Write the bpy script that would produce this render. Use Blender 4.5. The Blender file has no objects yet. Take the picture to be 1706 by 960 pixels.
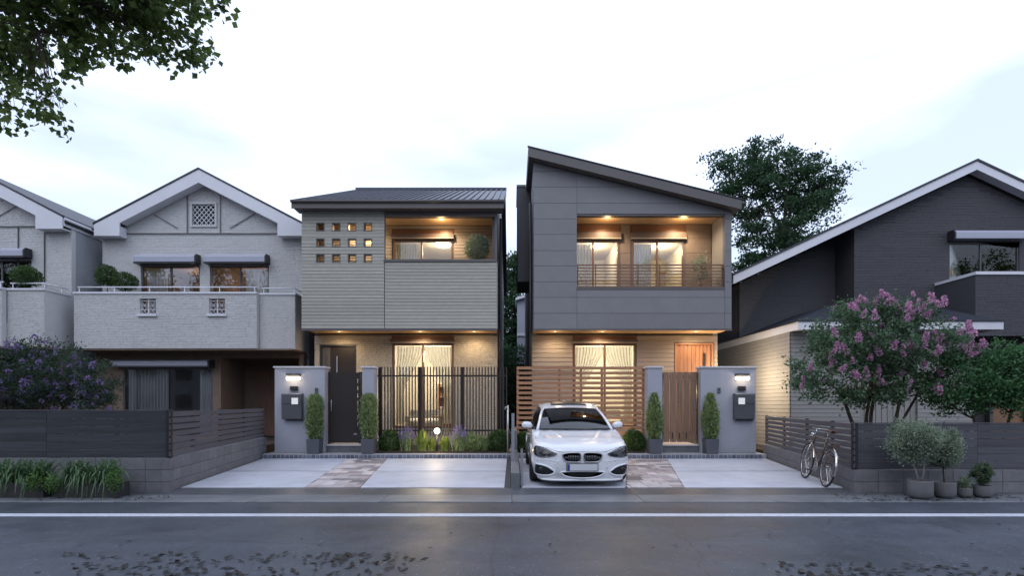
import bpy, bmesh, math, random
import numpy as np
from mathutils import Vector, Matrix, Euler
from mathutils.bvhtree import BVHTree

S = bpy.context.scene
C = S.collection
R = random.Random(11)
NR = np.random.default_rng(11)

# ------------------------------------------------------------------ camera
EYE = 1.5            # eye height in metres
FOC = 880.0          # focal length in units of 1/1706 of the picture's width
cam_d = bpy.data.cameras.new('camera')
cam_d.sensor_width = 36.0
cam_d.lens = FOC / 1706 * 36.0
cam_d.shift_y = 192 / 1706
cam_d.clip_end = 3000
cam_d.clip_start = 0.05
cam = bpy.data.objects.new('camera', cam_d)
cam.location = (0, 0, EYE)
cam.rotation_euler = (math.radians(90), 0, 0)
C.objects.link(cam)
S.camera = cam

# ------------------------------------------------------------------ world, sun, exposure
SUN_EL, SUN_AZ = 48.0, 200.0
w = bpy.data.worlds.new('World')
S.world = w
w.use_nodes = True
nt = w.node_tree
nt.nodes.clear()
out = nt.nodes.new('ShaderNodeOutputWorld')
bg = nt.nodes.new('ShaderNodeBackground')
sky = nt.nodes.new('ShaderNodeTexSky')
sky.sky_type = 'NISHITA'
sky.sun_disc = False
sky.sun_elevation = math.radians(SUN_EL)
sky.sun_rotation = math.radians(SUN_AZ)
sky.air_density = 1.6
sky.dust_density = 2.0
tc = nt.nodes.new('ShaderNodeTexCoord')
mp = nt.nodes.new('ShaderNodeMapping')
mp.inputs['Scale'].default_value = (1.0, 1.0, 3.2)
mp.inputs['Location'].default_value = (3.1, 0.4, 0.75)
no = nt.nodes.new('ShaderNodeTexNoise')
no.inputs['Scale'].default_value = 2.6
no.inputs['Detail'].default_value = 5
no.inputs['Roughness'].default_value = 0.45
rp = nt.nodes.new('ShaderNodeValToRGB')
rp.color_ramp.elements[0].position = 0.40
rp.color_ramp.elements[0].color = (0.64, 0.64, 0.64, 1)
rp.color_ramp.elements[1].position = 0.60
rp.color_ramp.elements[1].color = (0.98, 0.98, 0.98, 1)
mx = nt.nodes.new('ShaderNodeMixRGB')
mx.inputs[2].default_value = (11.3, 12.9, 16.8, 1)   # thin bright overcast
nt.links.new(tc.outputs['Generated'], mp.inputs['Vector'])
nt.links.new(mp.outputs[0], no.inputs['Vector'])
nt.links.new(no.outputs[0], rp.inputs[0])
# the cloud deck thins towards the horizon, where blue shows through in patches
sx_ = nt.nodes.new('ShaderNodeSeparateXYZ'); nt.links.new(tc.outputs['Generated'], sx_.inputs[0])
el = nt.nodes.new('ShaderNodeMapRange'); el.inputs[1].default_value = 0.24; el.inputs[2].default_value = 0.52
el.inputs[3].default_value = 0.0; el.inputs[4].default_value = 1.0
nt.links.new(sx_.outputs[2], el.inputs[0])
mxe = nt.nodes.new('ShaderNodeMath'); mxe.operation = 'MAXIMUM'
nt.links.new(el.outputs[0], mxe.inputs[0]); nt.links.new(rp.outputs[0], mxe.inputs[1])
cl_ = nt.nodes.new('ShaderNodeMath'); cl_.operation = 'MINIMUM'; cl_.inputs[1].default_value = 0.97
nt.links.new(mxe.outputs[0], cl_.inputs[0])
nt.links.new(cl_.outputs[0], mx.inputs[0])
nt.links.new(sky.outputs[0], mx.inputs[1])
nt.links.new(mx.outputs[0], bg.inputs['Color'])
bg.inputs['Strength'].default_value = 0.1
nt.links.new(bg.outputs[0], out.inputs[0])

sun_d = bpy.data.lights.new('sun', 'SUN')
sun_d.energy = 0.5
sun_d.angle = math.radians(35)
sun_d.color = (1.0, 0.95, 0.9)
sun = bpy.data.objects.new('sun', sun_d)
sun.rotation_euler = (math.radians(90 - SUN_EL), 0, math.radians(-20))
C.objects.link(sun)
S.view_settings.view_transform = 'Standard'
S.view_settings.look = 'None'
S.view_settings.exposure = 0.0
S.view_settings.gamma = 1.0
S.cycles.max_bounces = 7
S.cycles.diffuse_bounces = 3
S.cycles.glossy_bounces = 3
S.cycles.transmission_bounces = 4
S.cycles.transparent_max_bounces = 12
S.cycles.sample_clamp_indirect = 4.0
S.cycles.caustics_reflective = False
S.cycles.caustics_refractive = False

# ------------------------------------------------------------------ survey of the place
def X(px, Y): return (px - 853) * Y / FOC      # metres right of the camera axis at distance Y
def Z(py, Y): return EYE + (672 - py) * Y / FOC
def GY(py, z=0.0): return FOC * (EYE - z) / (py - 672)

# ------------------------------------------------------------------ materials
def _n(nt, t, **k):
    n = nt.nodes.new(t)
    for a, b in k.items(): setattr(n, a, b)
    return n

def mat(name, col, rough=0.65, var=0.12, ns=4.0, bump=0.0, bs=40.0, metal=0.0, spec=0.5, jit=0.0,
        stretch=(1, 1, 1), coat=0.0, emit=None, es=0.0, dirt=0.0, bdist=0.01, rvar=0.0):
    m = bpy.data.materials.new(name); m.use_nodes = True
    t = m.node_tree; b = t.nodes['Principled BSDF']; L = t.links.new
    b.inputs['Roughness'].default_value = rough
    b.inputs['Metallic'].default_value = metal
    b.inputs['Specular IOR Level'].default_value = spec
    b.inputs['Coat Weight'].default_value = coat
    if emit:
        b.inputs['Emission Color'].default_value = (*emit, 1); b.inputs['Emission Strength'].default_value = es
    b.inputs['Base Color'].default_value = (*col, 1)
    if var or jit or bump or dirt:
        tc = _n(t, 'ShaderNodeTexCoord'); oi = _n(t, 'ShaderNodeObjectInfo')
        add = _n(t, 'ShaderNodeVectorMath', operation='ADD')
        sc = _n(t, 'ShaderNodeMath', operation='MULTIPLY'); sc.inputs[1].default_value = 53.0 if jit else 0.0
        L(oi.outputs['Random'], sc.inputs[0]); L(tc.outputs['Object'], add.inputs[0]); L(sc.outputs[0], add.inputs[1])
        mp = _n(t, 'ShaderNodeMapping'); mp.inputs['Scale'].default_value = stretch
        L(add.outputs[0], mp.inputs['Vector'])
        n1 = _n(t, 'ShaderNodeTexNoise'); n1.inputs['Scale'].default_value = ns; n1.inputs['Detail'].default_value = 6
        n1.inputs['Roughness'].default_value = 0.62
        L(mp.outputs[0], n1.inputs['Vector'])
        mr = _n(t, 'ShaderNodeMapRange'); mr.inputs[1].default_value = 0.3; mr.inputs[2].default_value = 0.7
        mr.inputs[3].default_value = 1 - var; mr.inputs[4].default_value = 1 + var
        L(n1.outputs[0], mr.inputs[0])
        jm = _n(t, 'ShaderNodeMapRange'); jm.inputs[3].default_value = 1 - jit; jm.inputs[4].default_value = 1 + jit
        L(oi.outputs['Random'], jm.inputs[0])
        mu = _n(t, 'ShaderNodeMath', operation='MULTIPLY'); L(mr.outputs[0], mu.inputs[0]); L(jm.outputs[0], mu.inputs[1])
        last = mu.outputs[0]
        if dirt:
            n3 = _n(t, 'ShaderNodeTexNoise'); n3.inputs['Scale'].default_value = 0.7; n3.inputs['Detail'].default_value = 8
            n3.inputs['Roughness'].default_value = 0.7
            L(add.outputs[0], n3.inputs['Vector'])
            m3 = _n(t, 'ShaderNodeMapRange'); m3.inputs[1].default_value = 0.35; m3.inputs[2].default_value = 0.62
            m3.inputs[3].default_value = 1 - dirt; m3.inputs[4].default_value = 1.0
            L(n3.outputs[0], m3.inputs[0])
            mm = _n(t, 'ShaderNodeMath', operation='MULTIPLY'); L(last, mm.inputs[0]); L(m3.outputs[0], mm.inputs[1]); last = mm.outputs[0]
        vs = _n(t, 'ShaderNodeVectorMath', operation='SCALE'); vs.inputs[0].default_value = col
        L(last, vs.inputs['Scale']); L(vs.outputs[0], b.inputs['Base Color'])
        if rvar:
            rm = _n(t, 'ShaderNodeMapRange'); rm.inputs[1].default_value = 0.3; rm.inputs[2].default_value = 0.7
            rm.inputs[3].default_value = max(0.03, rough - rvar); rm.inputs[4].default_value = min(1, rough + rvar)
            L(n1.outputs[0], rm.inputs[0]); L(rm.outputs[0], b.inputs['Roughness'])
        if bump:
            n2 = _n(t, 'ShaderNodeTexNoise'); n2.inputs['Scale'].default_value = bs; n2.inputs['Detail'].default_value = 4
            L(mp.outputs[0], n2.inputs['Vector'])
            bp = _n(t, 'ShaderNodeBump'); bp.inputs['Strength'].default_value = bump; bp.inputs['Distance'].default_value = bdist
            L(n2.outputs[0], bp.inputs['Height']); L(bp.outputs[0], b.inputs['Normal'])
    return m

def leafmat(name, c1, c2, sc=2.5, rough=0.5, trans=0.35):
    m = bpy.data.materials.new(name); m.use_nodes = True
    t = m.node_tree; b = t.nodes['Principled BSDF']; L = t.links.new
    tc = _n(t, 'ShaderNodeTexCoord')
    n1 = _n(t, 'ShaderNodeTexNoise'); n1.inputs['Scale'].default_value = sc
    n2 = _n(t, 'ShaderNodeTexNoise'); n2.inputs['Scale'].default_value = 23.0
    L(tc.outputs['Object'], n1.inputs['Vector']); L(tc.outputs['Object'], n2.inputs['Vector'])
    a = _n(t, 'ShaderNodeMath', operation='ADD'); L(n1.outputs[0], a.inputs[0]); L(n2.outputs[0], a.inputs[1])
    mr = _n(t, 'ShaderNodeMapRange'); mr.inputs[1].default_value = 0.72; mr.inputs[2].default_value = 1.28
    L(a.outputs[0], mr.inputs[0])
    mx = _n(t, 'ShaderNodeMixRGB'); mx.inputs[1].default_value = (*c1, 1); mx.inputs[2].default_value = (*c2, 1)
    L(mr.outputs[0], mx.inputs[0]); L(mx.outputs[0], b.inputs['Base Color'])
    b.inputs['Roughness'].default_value = rough
    b.inputs['Specular IOR Level'].default_value = 0.3
    tr = _n(t, 'ShaderNodeBsdfTranslucent'); L(mx.outputs[0], tr.inputs[0])
    ms = _n(t, 'ShaderNodeMixShader'); ms.inputs[0].default_value = trans
    L(b.outputs[0], ms.inputs[1]); L(tr.outputs[0], ms.inputs[2])
    L(ms.outputs[0], t.nodes['Material Output'].inputs[0])
    return m

def glassmat(name, tint=(0.92, 0.95, 0.95), refl=1.0, rough=0.02):
    m = bpy.data.materials.new(name); m.use_nodes = True
    t = m.node_tree; t.nodes.clear(); L = t.links.new
    o = _n(t, 'ShaderNodeOutputMaterial'); tr = _n(t, 'ShaderNodeBsdfTransparent'); tr.inputs[0].default_value = (*tint, 1)
    g = _n(t, 'ShaderNodeBsdfGlossy'); g.inputs['Roughness'].default_value = rough
    fr = _n(t, 'ShaderNodeFresnel'); fr.inputs[0].default_value = 1.5
    mu = _n(t, 'ShaderNodeMath', operation='MULTIPLY'); mu.inputs[1].default_value = 2.0 * refl; mu.use_clamp = True
    L(fr.outputs[0], mu.inputs[0])
    ms = _n(t, 'ShaderNodeMixShader'); L(mu.outputs[0], ms.inputs[0]); L(tr.outputs[0], ms.inputs[1]); L(g.outputs[0], ms.inputs[2])
    L(ms.outputs[0], o.inputs[0])
    return m

def clothmat(name, col, trans=0.45):
    m = bpy.data.materials.new(name); m.use_nodes = True
    t = m.node_tree; b = t.nodes['Principled BSDF']; L = t.links.new
    b.inputs['Base Color'].default_value = (*col, 1); b.inputs['Roughness'].default_value = 0.9
    tr = _n(t, 'ShaderNodeBsdfTranslucent'); tr.inputs[0].default_value = (*col, 1)
    tp = _n(t, 'ShaderNodeBsdfTransparent')
    ms = _n(t, 'ShaderNodeMixShader'); ms.inputs[0].default_value = trans
    L(b.outputs[0], ms.inputs[1]); L(tr.outputs[0], ms.inputs[2])
    m2 = _n(t, 'ShaderNodeMixShader'); m2.inputs[0].default_value = 0.10
    L(ms.outputs[0], m2.inputs[1]); L(tp.outputs[0], m2.inputs[2])
    L(m2.outputs[0], t.nodes['Material Output'].inputs[0])
    return m

def asphaltmat():
    m = mat('asphalt', (0.052, 0.061, 0.077), rough=0.42, var=0.10, ns=1.3, bump=0.4, bs=95, bdist=0.006, dirt=0.26, rvar=0.10)
    t = m.node_tree; b = t.nodes['Principled BSDF']; L = t.links.new
    tc = _n(t, 'ShaderNodeTexCoord')
    def scaled(fac):
        nonlocal src
        vs = _n(t, 'ShaderNodeVectorMath', operation='SCALE'); L(src, vs.inputs[0]); L(fac, vs.inputs['Scale']); src = vs.outputs[0]
    src = b.inputs['Base Color'].links[0].from_socket
    # pale and dark stone chips in the bitumen
    for sc_, thr, val in ((42, .055, 3.6), (70, .10, 1.8), (30, .05, .35)):
        v = _n(t, 'ShaderNodeTexVoronoi'); v.inputs['Scale'].default_value = sc_; L(tc.outputs['Object'], v.inputs['Vector'])
        sp = _n(t, 'ShaderNodeSeparateXYZ'); L(v.outputs['Color'], sp.inputs[0])
        lt = _n(t, 'ShaderNodeMath', operation='LESS_THAN'); lt.inputs[1].default_value = thr; L(sp.outputs[0], lt.inputs[0])
        d2 = _n(t, 'ShaderNodeMath', operation='LESS_THAN'); d2.inputs[1].default_value = .33; L(v.outputs['Distance'], d2.inputs[0])
        mm = _n(t, 'ShaderNodeMath', operation='MULTIPLY'); L(lt.outputs[0], mm.inputs[0]); L(d2.outputs[0], mm.inputs[1])
        mr = _n(t, 'ShaderNodeMapRange'); mr.inputs[3].default_value = 1.0; mr.inputs[4].default_value = val; L(mm.outputs[0], mr.inputs[0])
        scaled(mr.outputs[0])
    # worn wheel bands along the road
    mp = _n(t, 'ShaderNodeMapping'); mp.inputs['Scale'].default_value = (.06, 1.6, 1); L(tc.outputs['Object'], mp.inputs['Vector'])
    nz = _n(t, 'ShaderNodeTexNoise'); nz.inputs['Scale'].default_value = 1.4; nz.inputs['Detail'].default_value = 4; L(mp.outputs[0], nz.inputs['Vector'])
    mr = _n(t, 'ShaderNodeMapRange'); mr.inputs[1].default_value = .35; mr.inputs[2].default_value = .65; mr.inputs[3].default_value = .84; mr.inputs[4].default_value = 1.12
    L(nz.outputs[0], mr.inputs[0]); scaled(mr.outputs[0])
    # fine meandering cracks
    n3 = _n(t, 'ShaderNodeTexNoise'); n3.inputs['Scale'].default_value = 2.2; n3.inputs['Detail'].default_value = 6; L(tc.outputs['Object'], n3.inputs['Vector'])
    ad = _n(t, 'ShaderNodeMixRGB'); ad.inputs[0].default_value = .22; L(tc.outputs['Object'], ad.inputs[1]); L(n3.outputs['Color'], ad.inputs[2])
    vc = _n(t, 'ShaderNodeTexVoronoi'); vc.feature = 'DISTANCE_TO_EDGE'; vc.inputs['Scale'].default_value = .55; L(ad.outputs[0], vc.inputs['Vector'])
    mr = _n(t, 'ShaderNodeMapRange'); mr.inputs[1].default_value = .0; mr.inputs[2].default_value = .006; mr.inputs[3].default_value = .55; mr.inputs[4].default_value = 1.0
    L(vc.outputs['Distance'], mr.inputs[0]); scaled(mr.outputs[0])
    L(src, b.inputs['Base Color'])
    return m

M = {}
M['asphalt'] = asphaltmat()
M['gutter'] = mat('gutter_concrete', (0.16, 0.17, 0.185), rough=0.42, var=0.12, ns=3, bump=0.25, bs=60, dirt=0.3)
M['gutter_dark'] = mat('apron_concrete', (0.085, 0.09, 0.10), rough=0.33, var=0.15, ns=3, bump=0.2, bs=60, dirt=0.3)
M['concrete'] = mat('driveway_concrete', (0.50, 0.52, 0.585), rough=0.52, var=0.09, ns=3.2, bump=0.2, bs=80, dirt=0.20, jit=0.04)
M['joint'] = mat('joint_mortar', (0.045, 0.045, 0.05), rough=0.9, var=0.1)
M['line_paint'] = mat('line_paint', (0.52, 0.54, 0.60), rough=0.55, var=0.14, ns=14, dirt=0.2)
M['block'] = mat('concrete_block', (0.165, 0.165, 0.175), rough=0.85, var=0.14, ns=9, bump=0.5, bs=120, jit=0.05, dirt=0.2)
M['curb_brick'] = mat('edging_brick', (0.13, 0.145, 0.19), rough=0.55, var=0.22, ns=9, bump=0.3, bs=60, jit=0.3)
M['mortar'] = mat('pale_mortar', (0.40, 0.40, 0.42), rough=0.9, var=0.08)
M['step_top'] = mat('step_paving', (0.30, 0.28, 0.27), rough=0.6, var=0.2, ns=14, bump=0.3, bs=60)
M['paver_a'] = mat('paver_pale', (0.46, 0.42, 0.42), rough=0.6, var=0.2, ns=7, bump=0.4, bs=50, jit=0.22)
M['paver_b'] = mat('paver_rose', (0.30, 0.255, 0.26), rough=0.6, var=0.2, ns=7, bump=0.4, bs=50, jit=0.3)
M['paver_c'] = mat('paver_grey', (0.19, 0.175, 0.19), rough=0.6, var=0.2, ns=7, bump=0.4, bs=50, jit=0.3)
M['soil'] = mat('soil', (0.035, 0.028, 0.022), rough=0.95, var=0.3, ns=14, bump=0.8, bs=50)
M['earth'] = mat('earth', (0.06, 0.058, 0.05), rough=0.95, var=0.3, ns=2)
M['white_brick'] = mat('white_brick', (0.56, 0.55, 0.545), rough=0.85, var=0.10, ns=14, bump=0.5, bs=60, dirt=0.08)
M['white_joint'] = mat('white_joint', (0.52, 0.515, 0.515), rough=0.9, var=0.05)
M['white_paint'] = mat('white_trim_paint', (0.66, 0.66, 0.70), rough=0.5, var=0.03, ns=2, dirt=0.06)
M['render_grey'] = mat('grey_side_render', (0.30, 0.31, 0.33), rough=0.8, var=0.06, bump=0.15)
M['slate_navy'] = mat('roof_slate_navy', (0.018, 0.020, 0.030), rough=0.7, var=0.15, ns=5, spec=0.2)
M['back_panel'] = mat('back_panel_brown', (0.19, 0.145, 0.115), rough=0.7, var=0.06)
M['slate'] = mat('roof_slate', (0.030, 0.032, 0.042), rough=0.55, var=0.15, ns=5, bump=0.2, bs=30)
M['dark_metal'] = mat('dark_metal', (0.032, 0.032, 0.036), rough=0.4, var=0.08, metal=0.3)
M['alu'] = mat('window_aluminium', (0.10, 0.095, 0.095), rough=0.4, var=0.05, metal=0.4)
M['bronze'] = mat('bronze_frame', (0.17, 0.085, 0.05), rough=0.4, var=0.08, metal=0.2)
M['shutter'] = mat('shutter_box_grey', (0.36, 0.37, 0.44), rough=0.4, var=0.03)
M['shutter_brown'] = mat('shutter_box_brown', (0.11, 0.075, 0.058), rough=0.5, var=0.08)
M['brown_wall'] = mat('brown_render', (0.175, 0.125, 0.095), rough=0.8, var=0.08, bump=0.2, bs=80)
M['brown_dark'] = mat('brown_door_wood', (0.17, 0.095, 0.065), rough=0.6, var=0.2, ns=6, stretch=(6, 6, 0.6))
M['siding_green'] = mat('siding_sage', (0.345, 0.335, 0.29), rough=0.7, var=0.07, ns=5, bump=0.2, bs=60, jit=0.07)
M['siding_back'] = mat('siding_joint', (0.13, 0.135, 0.13), rough=0.9, var=0.03)
M['tan_brick'] = mat('tan_brick', (0.44, 0.39, 0.31), rough=0.85, var=0.15, ns=16, bump=0.5, bs=60, dirt=0.1)
M['tan_joint'] = mat('tan_joint', (0.21, 0.19, 0.165), rough=0.9, var=0.05)
M['panel_grey'] = mat('panel_grey', (0.188, 0.185, 0.192), rough=0.62, var=0.05, ns=2.5, bump=0.08, bs=60, jit=0.035, dirt=0.08)
M['panel_joint'] = mat('panel_joint', (0.125, 0.122, 0.13), rough=0.8, var=0.03)
M['siding_tan'] = mat('siding_tan', (0.30, 0.25, 0.205), rough=0.7, var=0.08, ns=6, stretch=(0.4, 1, 3), bump=0.2, bs=40, jit=0.06)
M['soffit_wood'] = mat('soffit_wood', (0.58, 0.38, 0.20), rough=0.6, var=0.15, ns=6, stretch=(0.3, 4, 4), jit=0.08)
M['fascia_brown'] = mat('fascia_brown', (0.095, 0.085, 0.082), rough=0.5, var=0.06)
M['roof_metal'] = mat('roof_metal', (0.055, 0.060, 0.078), rough=0.42, var=0.07, ns=2, metal=0.3, jit=0.04)
M['gate_plaster'] = mat('gate_plaster', (0.35, 0.36, 0.41), rough=0.75, var=0.05, ns=2.5, bump=0.2, bs=110, dirt=0.06)
M['coping'] = mat('pale_coping', (0.55, 0.54, 0.56), rough=0.6, var=0.05)
M['slat_wood'] = mat('slat_wood', (0.33, 0.165, 0.085), rough=0.6, var=0.2, ns=5, stretch=(0.5, 6, 6), bump=0.15, bs=40, jit=0.12)
M['door_wood'] = mat('door_wood', (0.36, 0.17, 0.09), rough=0.5, var=0.2, ns=5, stretch=(6, 6, 0.4), jit=0.1)
M['gate_wood'] = mat('gate_wood', (0.22, 0.13, 0.082), rough=0.6, var=0.25, ns=5, stretch=(6, 6, 0.4), bump=0.15, bs=40, jit=0.14)
M['fence_board_dimmed'] = mat('fence_board_dimmed', (0.040, 0.044, 0.052), rough=0.45, var=0.35, ns=5, stretch=(0.25, 5, 9), bump=0.2, bs=20, jit=0.2)  # board colour darkened to stand for the dim surroundings it mirrors
M['fence_board'] = mat('fence_board', (0.070, 0.070, 0.080), rough=0.5, var=0.28, ns=5, stretch=(0.25, 5, 9), bump=0.2, bs=20, jit=0.16)
M['fence_slat'] = mat('fence_slat', (0.085, 0.080, 0.092), rough=0.5, var=0.1, ns=5, stretch=(0.4, 5, 5), jit=0.08)
M['black_bar'] = mat('black_bar', (0.022, 0.016, 0.014), rough=0.45, var=0.05)
M['dark_tile'] = mat('dark_wall_tile', (0.066, 0.065, 0.072), rough=0.75, var=0.13, ns=12, bump=0.4, bs=60)
M['dark_joint'] = mat('dark_wall_joint', (0.050, 0.050, 0.056), rough=0.9, var=0.05)
M['annex_siding'] = mat('annex_siding', (0.27, 0.26, 0.245), rough=0.7, var=0.05, ns=5, jit=0.03)
M['mailbox'] = mat('mailbox_paint', (0.085, 0.088, 0.098), rough=0.4, var=0.04)
M['tag'] = mat('tag_white_glow', (0.75, 0.75, 0.72), rough=0.4, var=0.0, emit=(1, .97, .9), es=0.25)  # faint emission added to brighten the tag, which is no lamp
M['pot_dark'] = mat('pot_dark', (0.085, 0.088, 0.105), rough=0.45, var=0.08, ns=5)
M['pot_grey'] = mat('pot_grey', (0.125, 0.125, 0.13), rough=0.7, var=0.14, ns=6, bump=0.2, bs=50)
M['planter'] = mat('planter_brown', (0.035, 0.032, 0.033), rough=0.6, var=0.12)
M['bark'] = mat('bark', (0.055, 0.042, 0.034), rough=0.9, var=0.3, ns=12, bump=0.8, bs=30)
M['bark_pale'] = mat('bark_pale', (0.26, 0.23, 0.20), rough=0.85, var=0.2, ns=12, bump=0.4, bs=30)
M['leaf_dark'] = leafmat('leaf_dark', (0.014, 0.042, 0.020), (0.06, 0.125, 0.05), 1.4)
M['leaf_over'] = leafmat('leaf_overhang', (0.035, 0.075, 0.02), (0.19, 0.26, 0.07), 4, trans=0.5)
M['leaf_lilac'] = leafmat('leaf_lilac', (0.045, 0.095, 0.05), (0.15, 0.24, 0.13), 5)
M['leaf_lilac_dim'] = leafmat('leaf_purple_bush', (0.02, 0.045, 0.03), (0.06, 0.10, 0.055), 3)
M['leaf_bush'] = leafmat('leaf_bush', (0.025, 0.085, 0.03), (0.10, 0.22, 0.09), 5)
M['leaf_olive'] = leafmat('leaf_olive', (0.13, 0.18, 0.13), (0.36, 0.42, 0.30), 5)
M['leaf_box'] = leafmat('leaf_boxwood', (0.025, 0.065, 0.02), (0.10, 0.17, 0.05), 6)
M['leaf_cone'] = leafmat('leaf_conifer', (0.10, 0.165, 0.06), (0.38, 0.46, 0.20), 12)
M['leaf_small'] = leafmat('leaf_small', (0.05, 0.085, 0.05), (0.16, 0.22, 0.12), 7)
M['leaf_yel'] = leafmat('leaf_yellow_green', (0.09, 0.15, 0.03), (0.24, 0.31, 0.07), 6)
M['blade'] = leafmat('blade_green', (0.045, 0.10, 0.04), (0.17, 0.27, 0.13), 7, trans=0.25)
M['ivy'] = leafmat('ivy_green', (0.03, 0.085, 0.02), (0.15, 0.27, 0.06), 9)
M['pink'] = leafmat('petal_pink', (0.46, 0.20, 0.35), (0.76, 0.46, 0.64), 9, trans=0.3)
M['purple'] = leafmat('petal_purple', (0.16, 0.11, 0.27), (0.34, 0.26, 0.47), 9, trans=0.3)
M['lavender'] = leafmat('petal_lavender', (0.19, 0.13, 0.36), (0.38, 0.30, 0.58), 9, trans=0.3)
M['dead_leaf'] = leafmat('dead_leaf', (0.004, 0.004, 0.003), (0.020, 0.014, 0.008), 14, trans=0.05)
M['glass'] = glassmat('window_glass')
M['glass_refl'] = glassmat('window_glass_dark', (0.96, 0.97, 0.98), refl=0.9, rough=0.015)
M['curtain'] = clothmat('curtain_cloth', (0.90, 0.90, 0.90), 0.15)
M['curtain_warm'] = clothmat('curtain_lace', (0.72, 0.69, 0.62), 0.28)
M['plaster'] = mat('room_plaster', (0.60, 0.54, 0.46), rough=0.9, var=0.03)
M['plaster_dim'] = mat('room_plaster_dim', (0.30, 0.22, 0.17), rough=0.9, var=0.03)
M['floor_wood'] = mat('room_floor_wood', (0.32, 0.20, 0.11), rough=0.5, var=0.15, ns=4, stretch=(0.4, 5, 5))
M['furn'] = mat('furniture_wood', (0.24, 0.13, 0.07), rough=0.5, var=0.15, ns=4)
M['lamp_disc'] = mat('lamp_shade_lit', (0.8, 0.78, 0.7), rough=0.5, var=0, emit=(1.0, 0.86, 0.62), es=7.0)
M['lamp_small'] = mat('downlight_lit', (0.8, 0.78, 0.7), rough=0.5, var=0, emit=(1.0, 0.80, 0.50), es=6.0)
M['lamp_white'] = mat('wall_lamp_lit', (0.8, 0.8, 0.75), rough=0.5, var=0, emit=(1.0, 0.86, 0.66), es=7.0)
M['chrome'] = mat('chrome', (0.50, 0.49, 0.48), rough=0.2, var=0.0, metal=1.0)
M['steel'] = mat('steel', (0.42, 0.42, 0.44), rough=0.35, var=0.05, metal=0.9)
M['white_rail'] = mat('white_rail', (0.72, 0.73, 0.76), rough=0.4, var=0.02)

# ------------------------------------------------------------------ object helpers
WL = {}
def wloc(o):
    v = Vector((0, 0, 0))
    while o is not None:
        v += Vector(WL.get(o.name, o.location)); o = o.parent
    return v

def tag(o, label=None, cat=None, group=None, kind=None):
    if label: o['label'] = label
    if cat: o['category'] = cat
    if group: o['group'] = group
    if kind: o['kind'] = kind
    return o

def thing(name, label, cat, loc=(0, 0, 0), rot=(0, 0, 0), group=None, scale=None):
    o = bpy.data.objects.new(name, None); C.objects.link(o)
    o.location = loc; o.rotation_euler = rot
    if scale: o.scale = (scale,) * 3
    o.empty_display_size = 0.2
    return tag(o, label, cat, group)

def link(name, me, parent=None, loc=(0, 0, 0), rot=None):
    o = bpy.data.objects.new(name, me); C.objects.link(o)
    o.parent = parent; o.location = loc
    if rot: o.rotation_euler = rot
    return o

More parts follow.
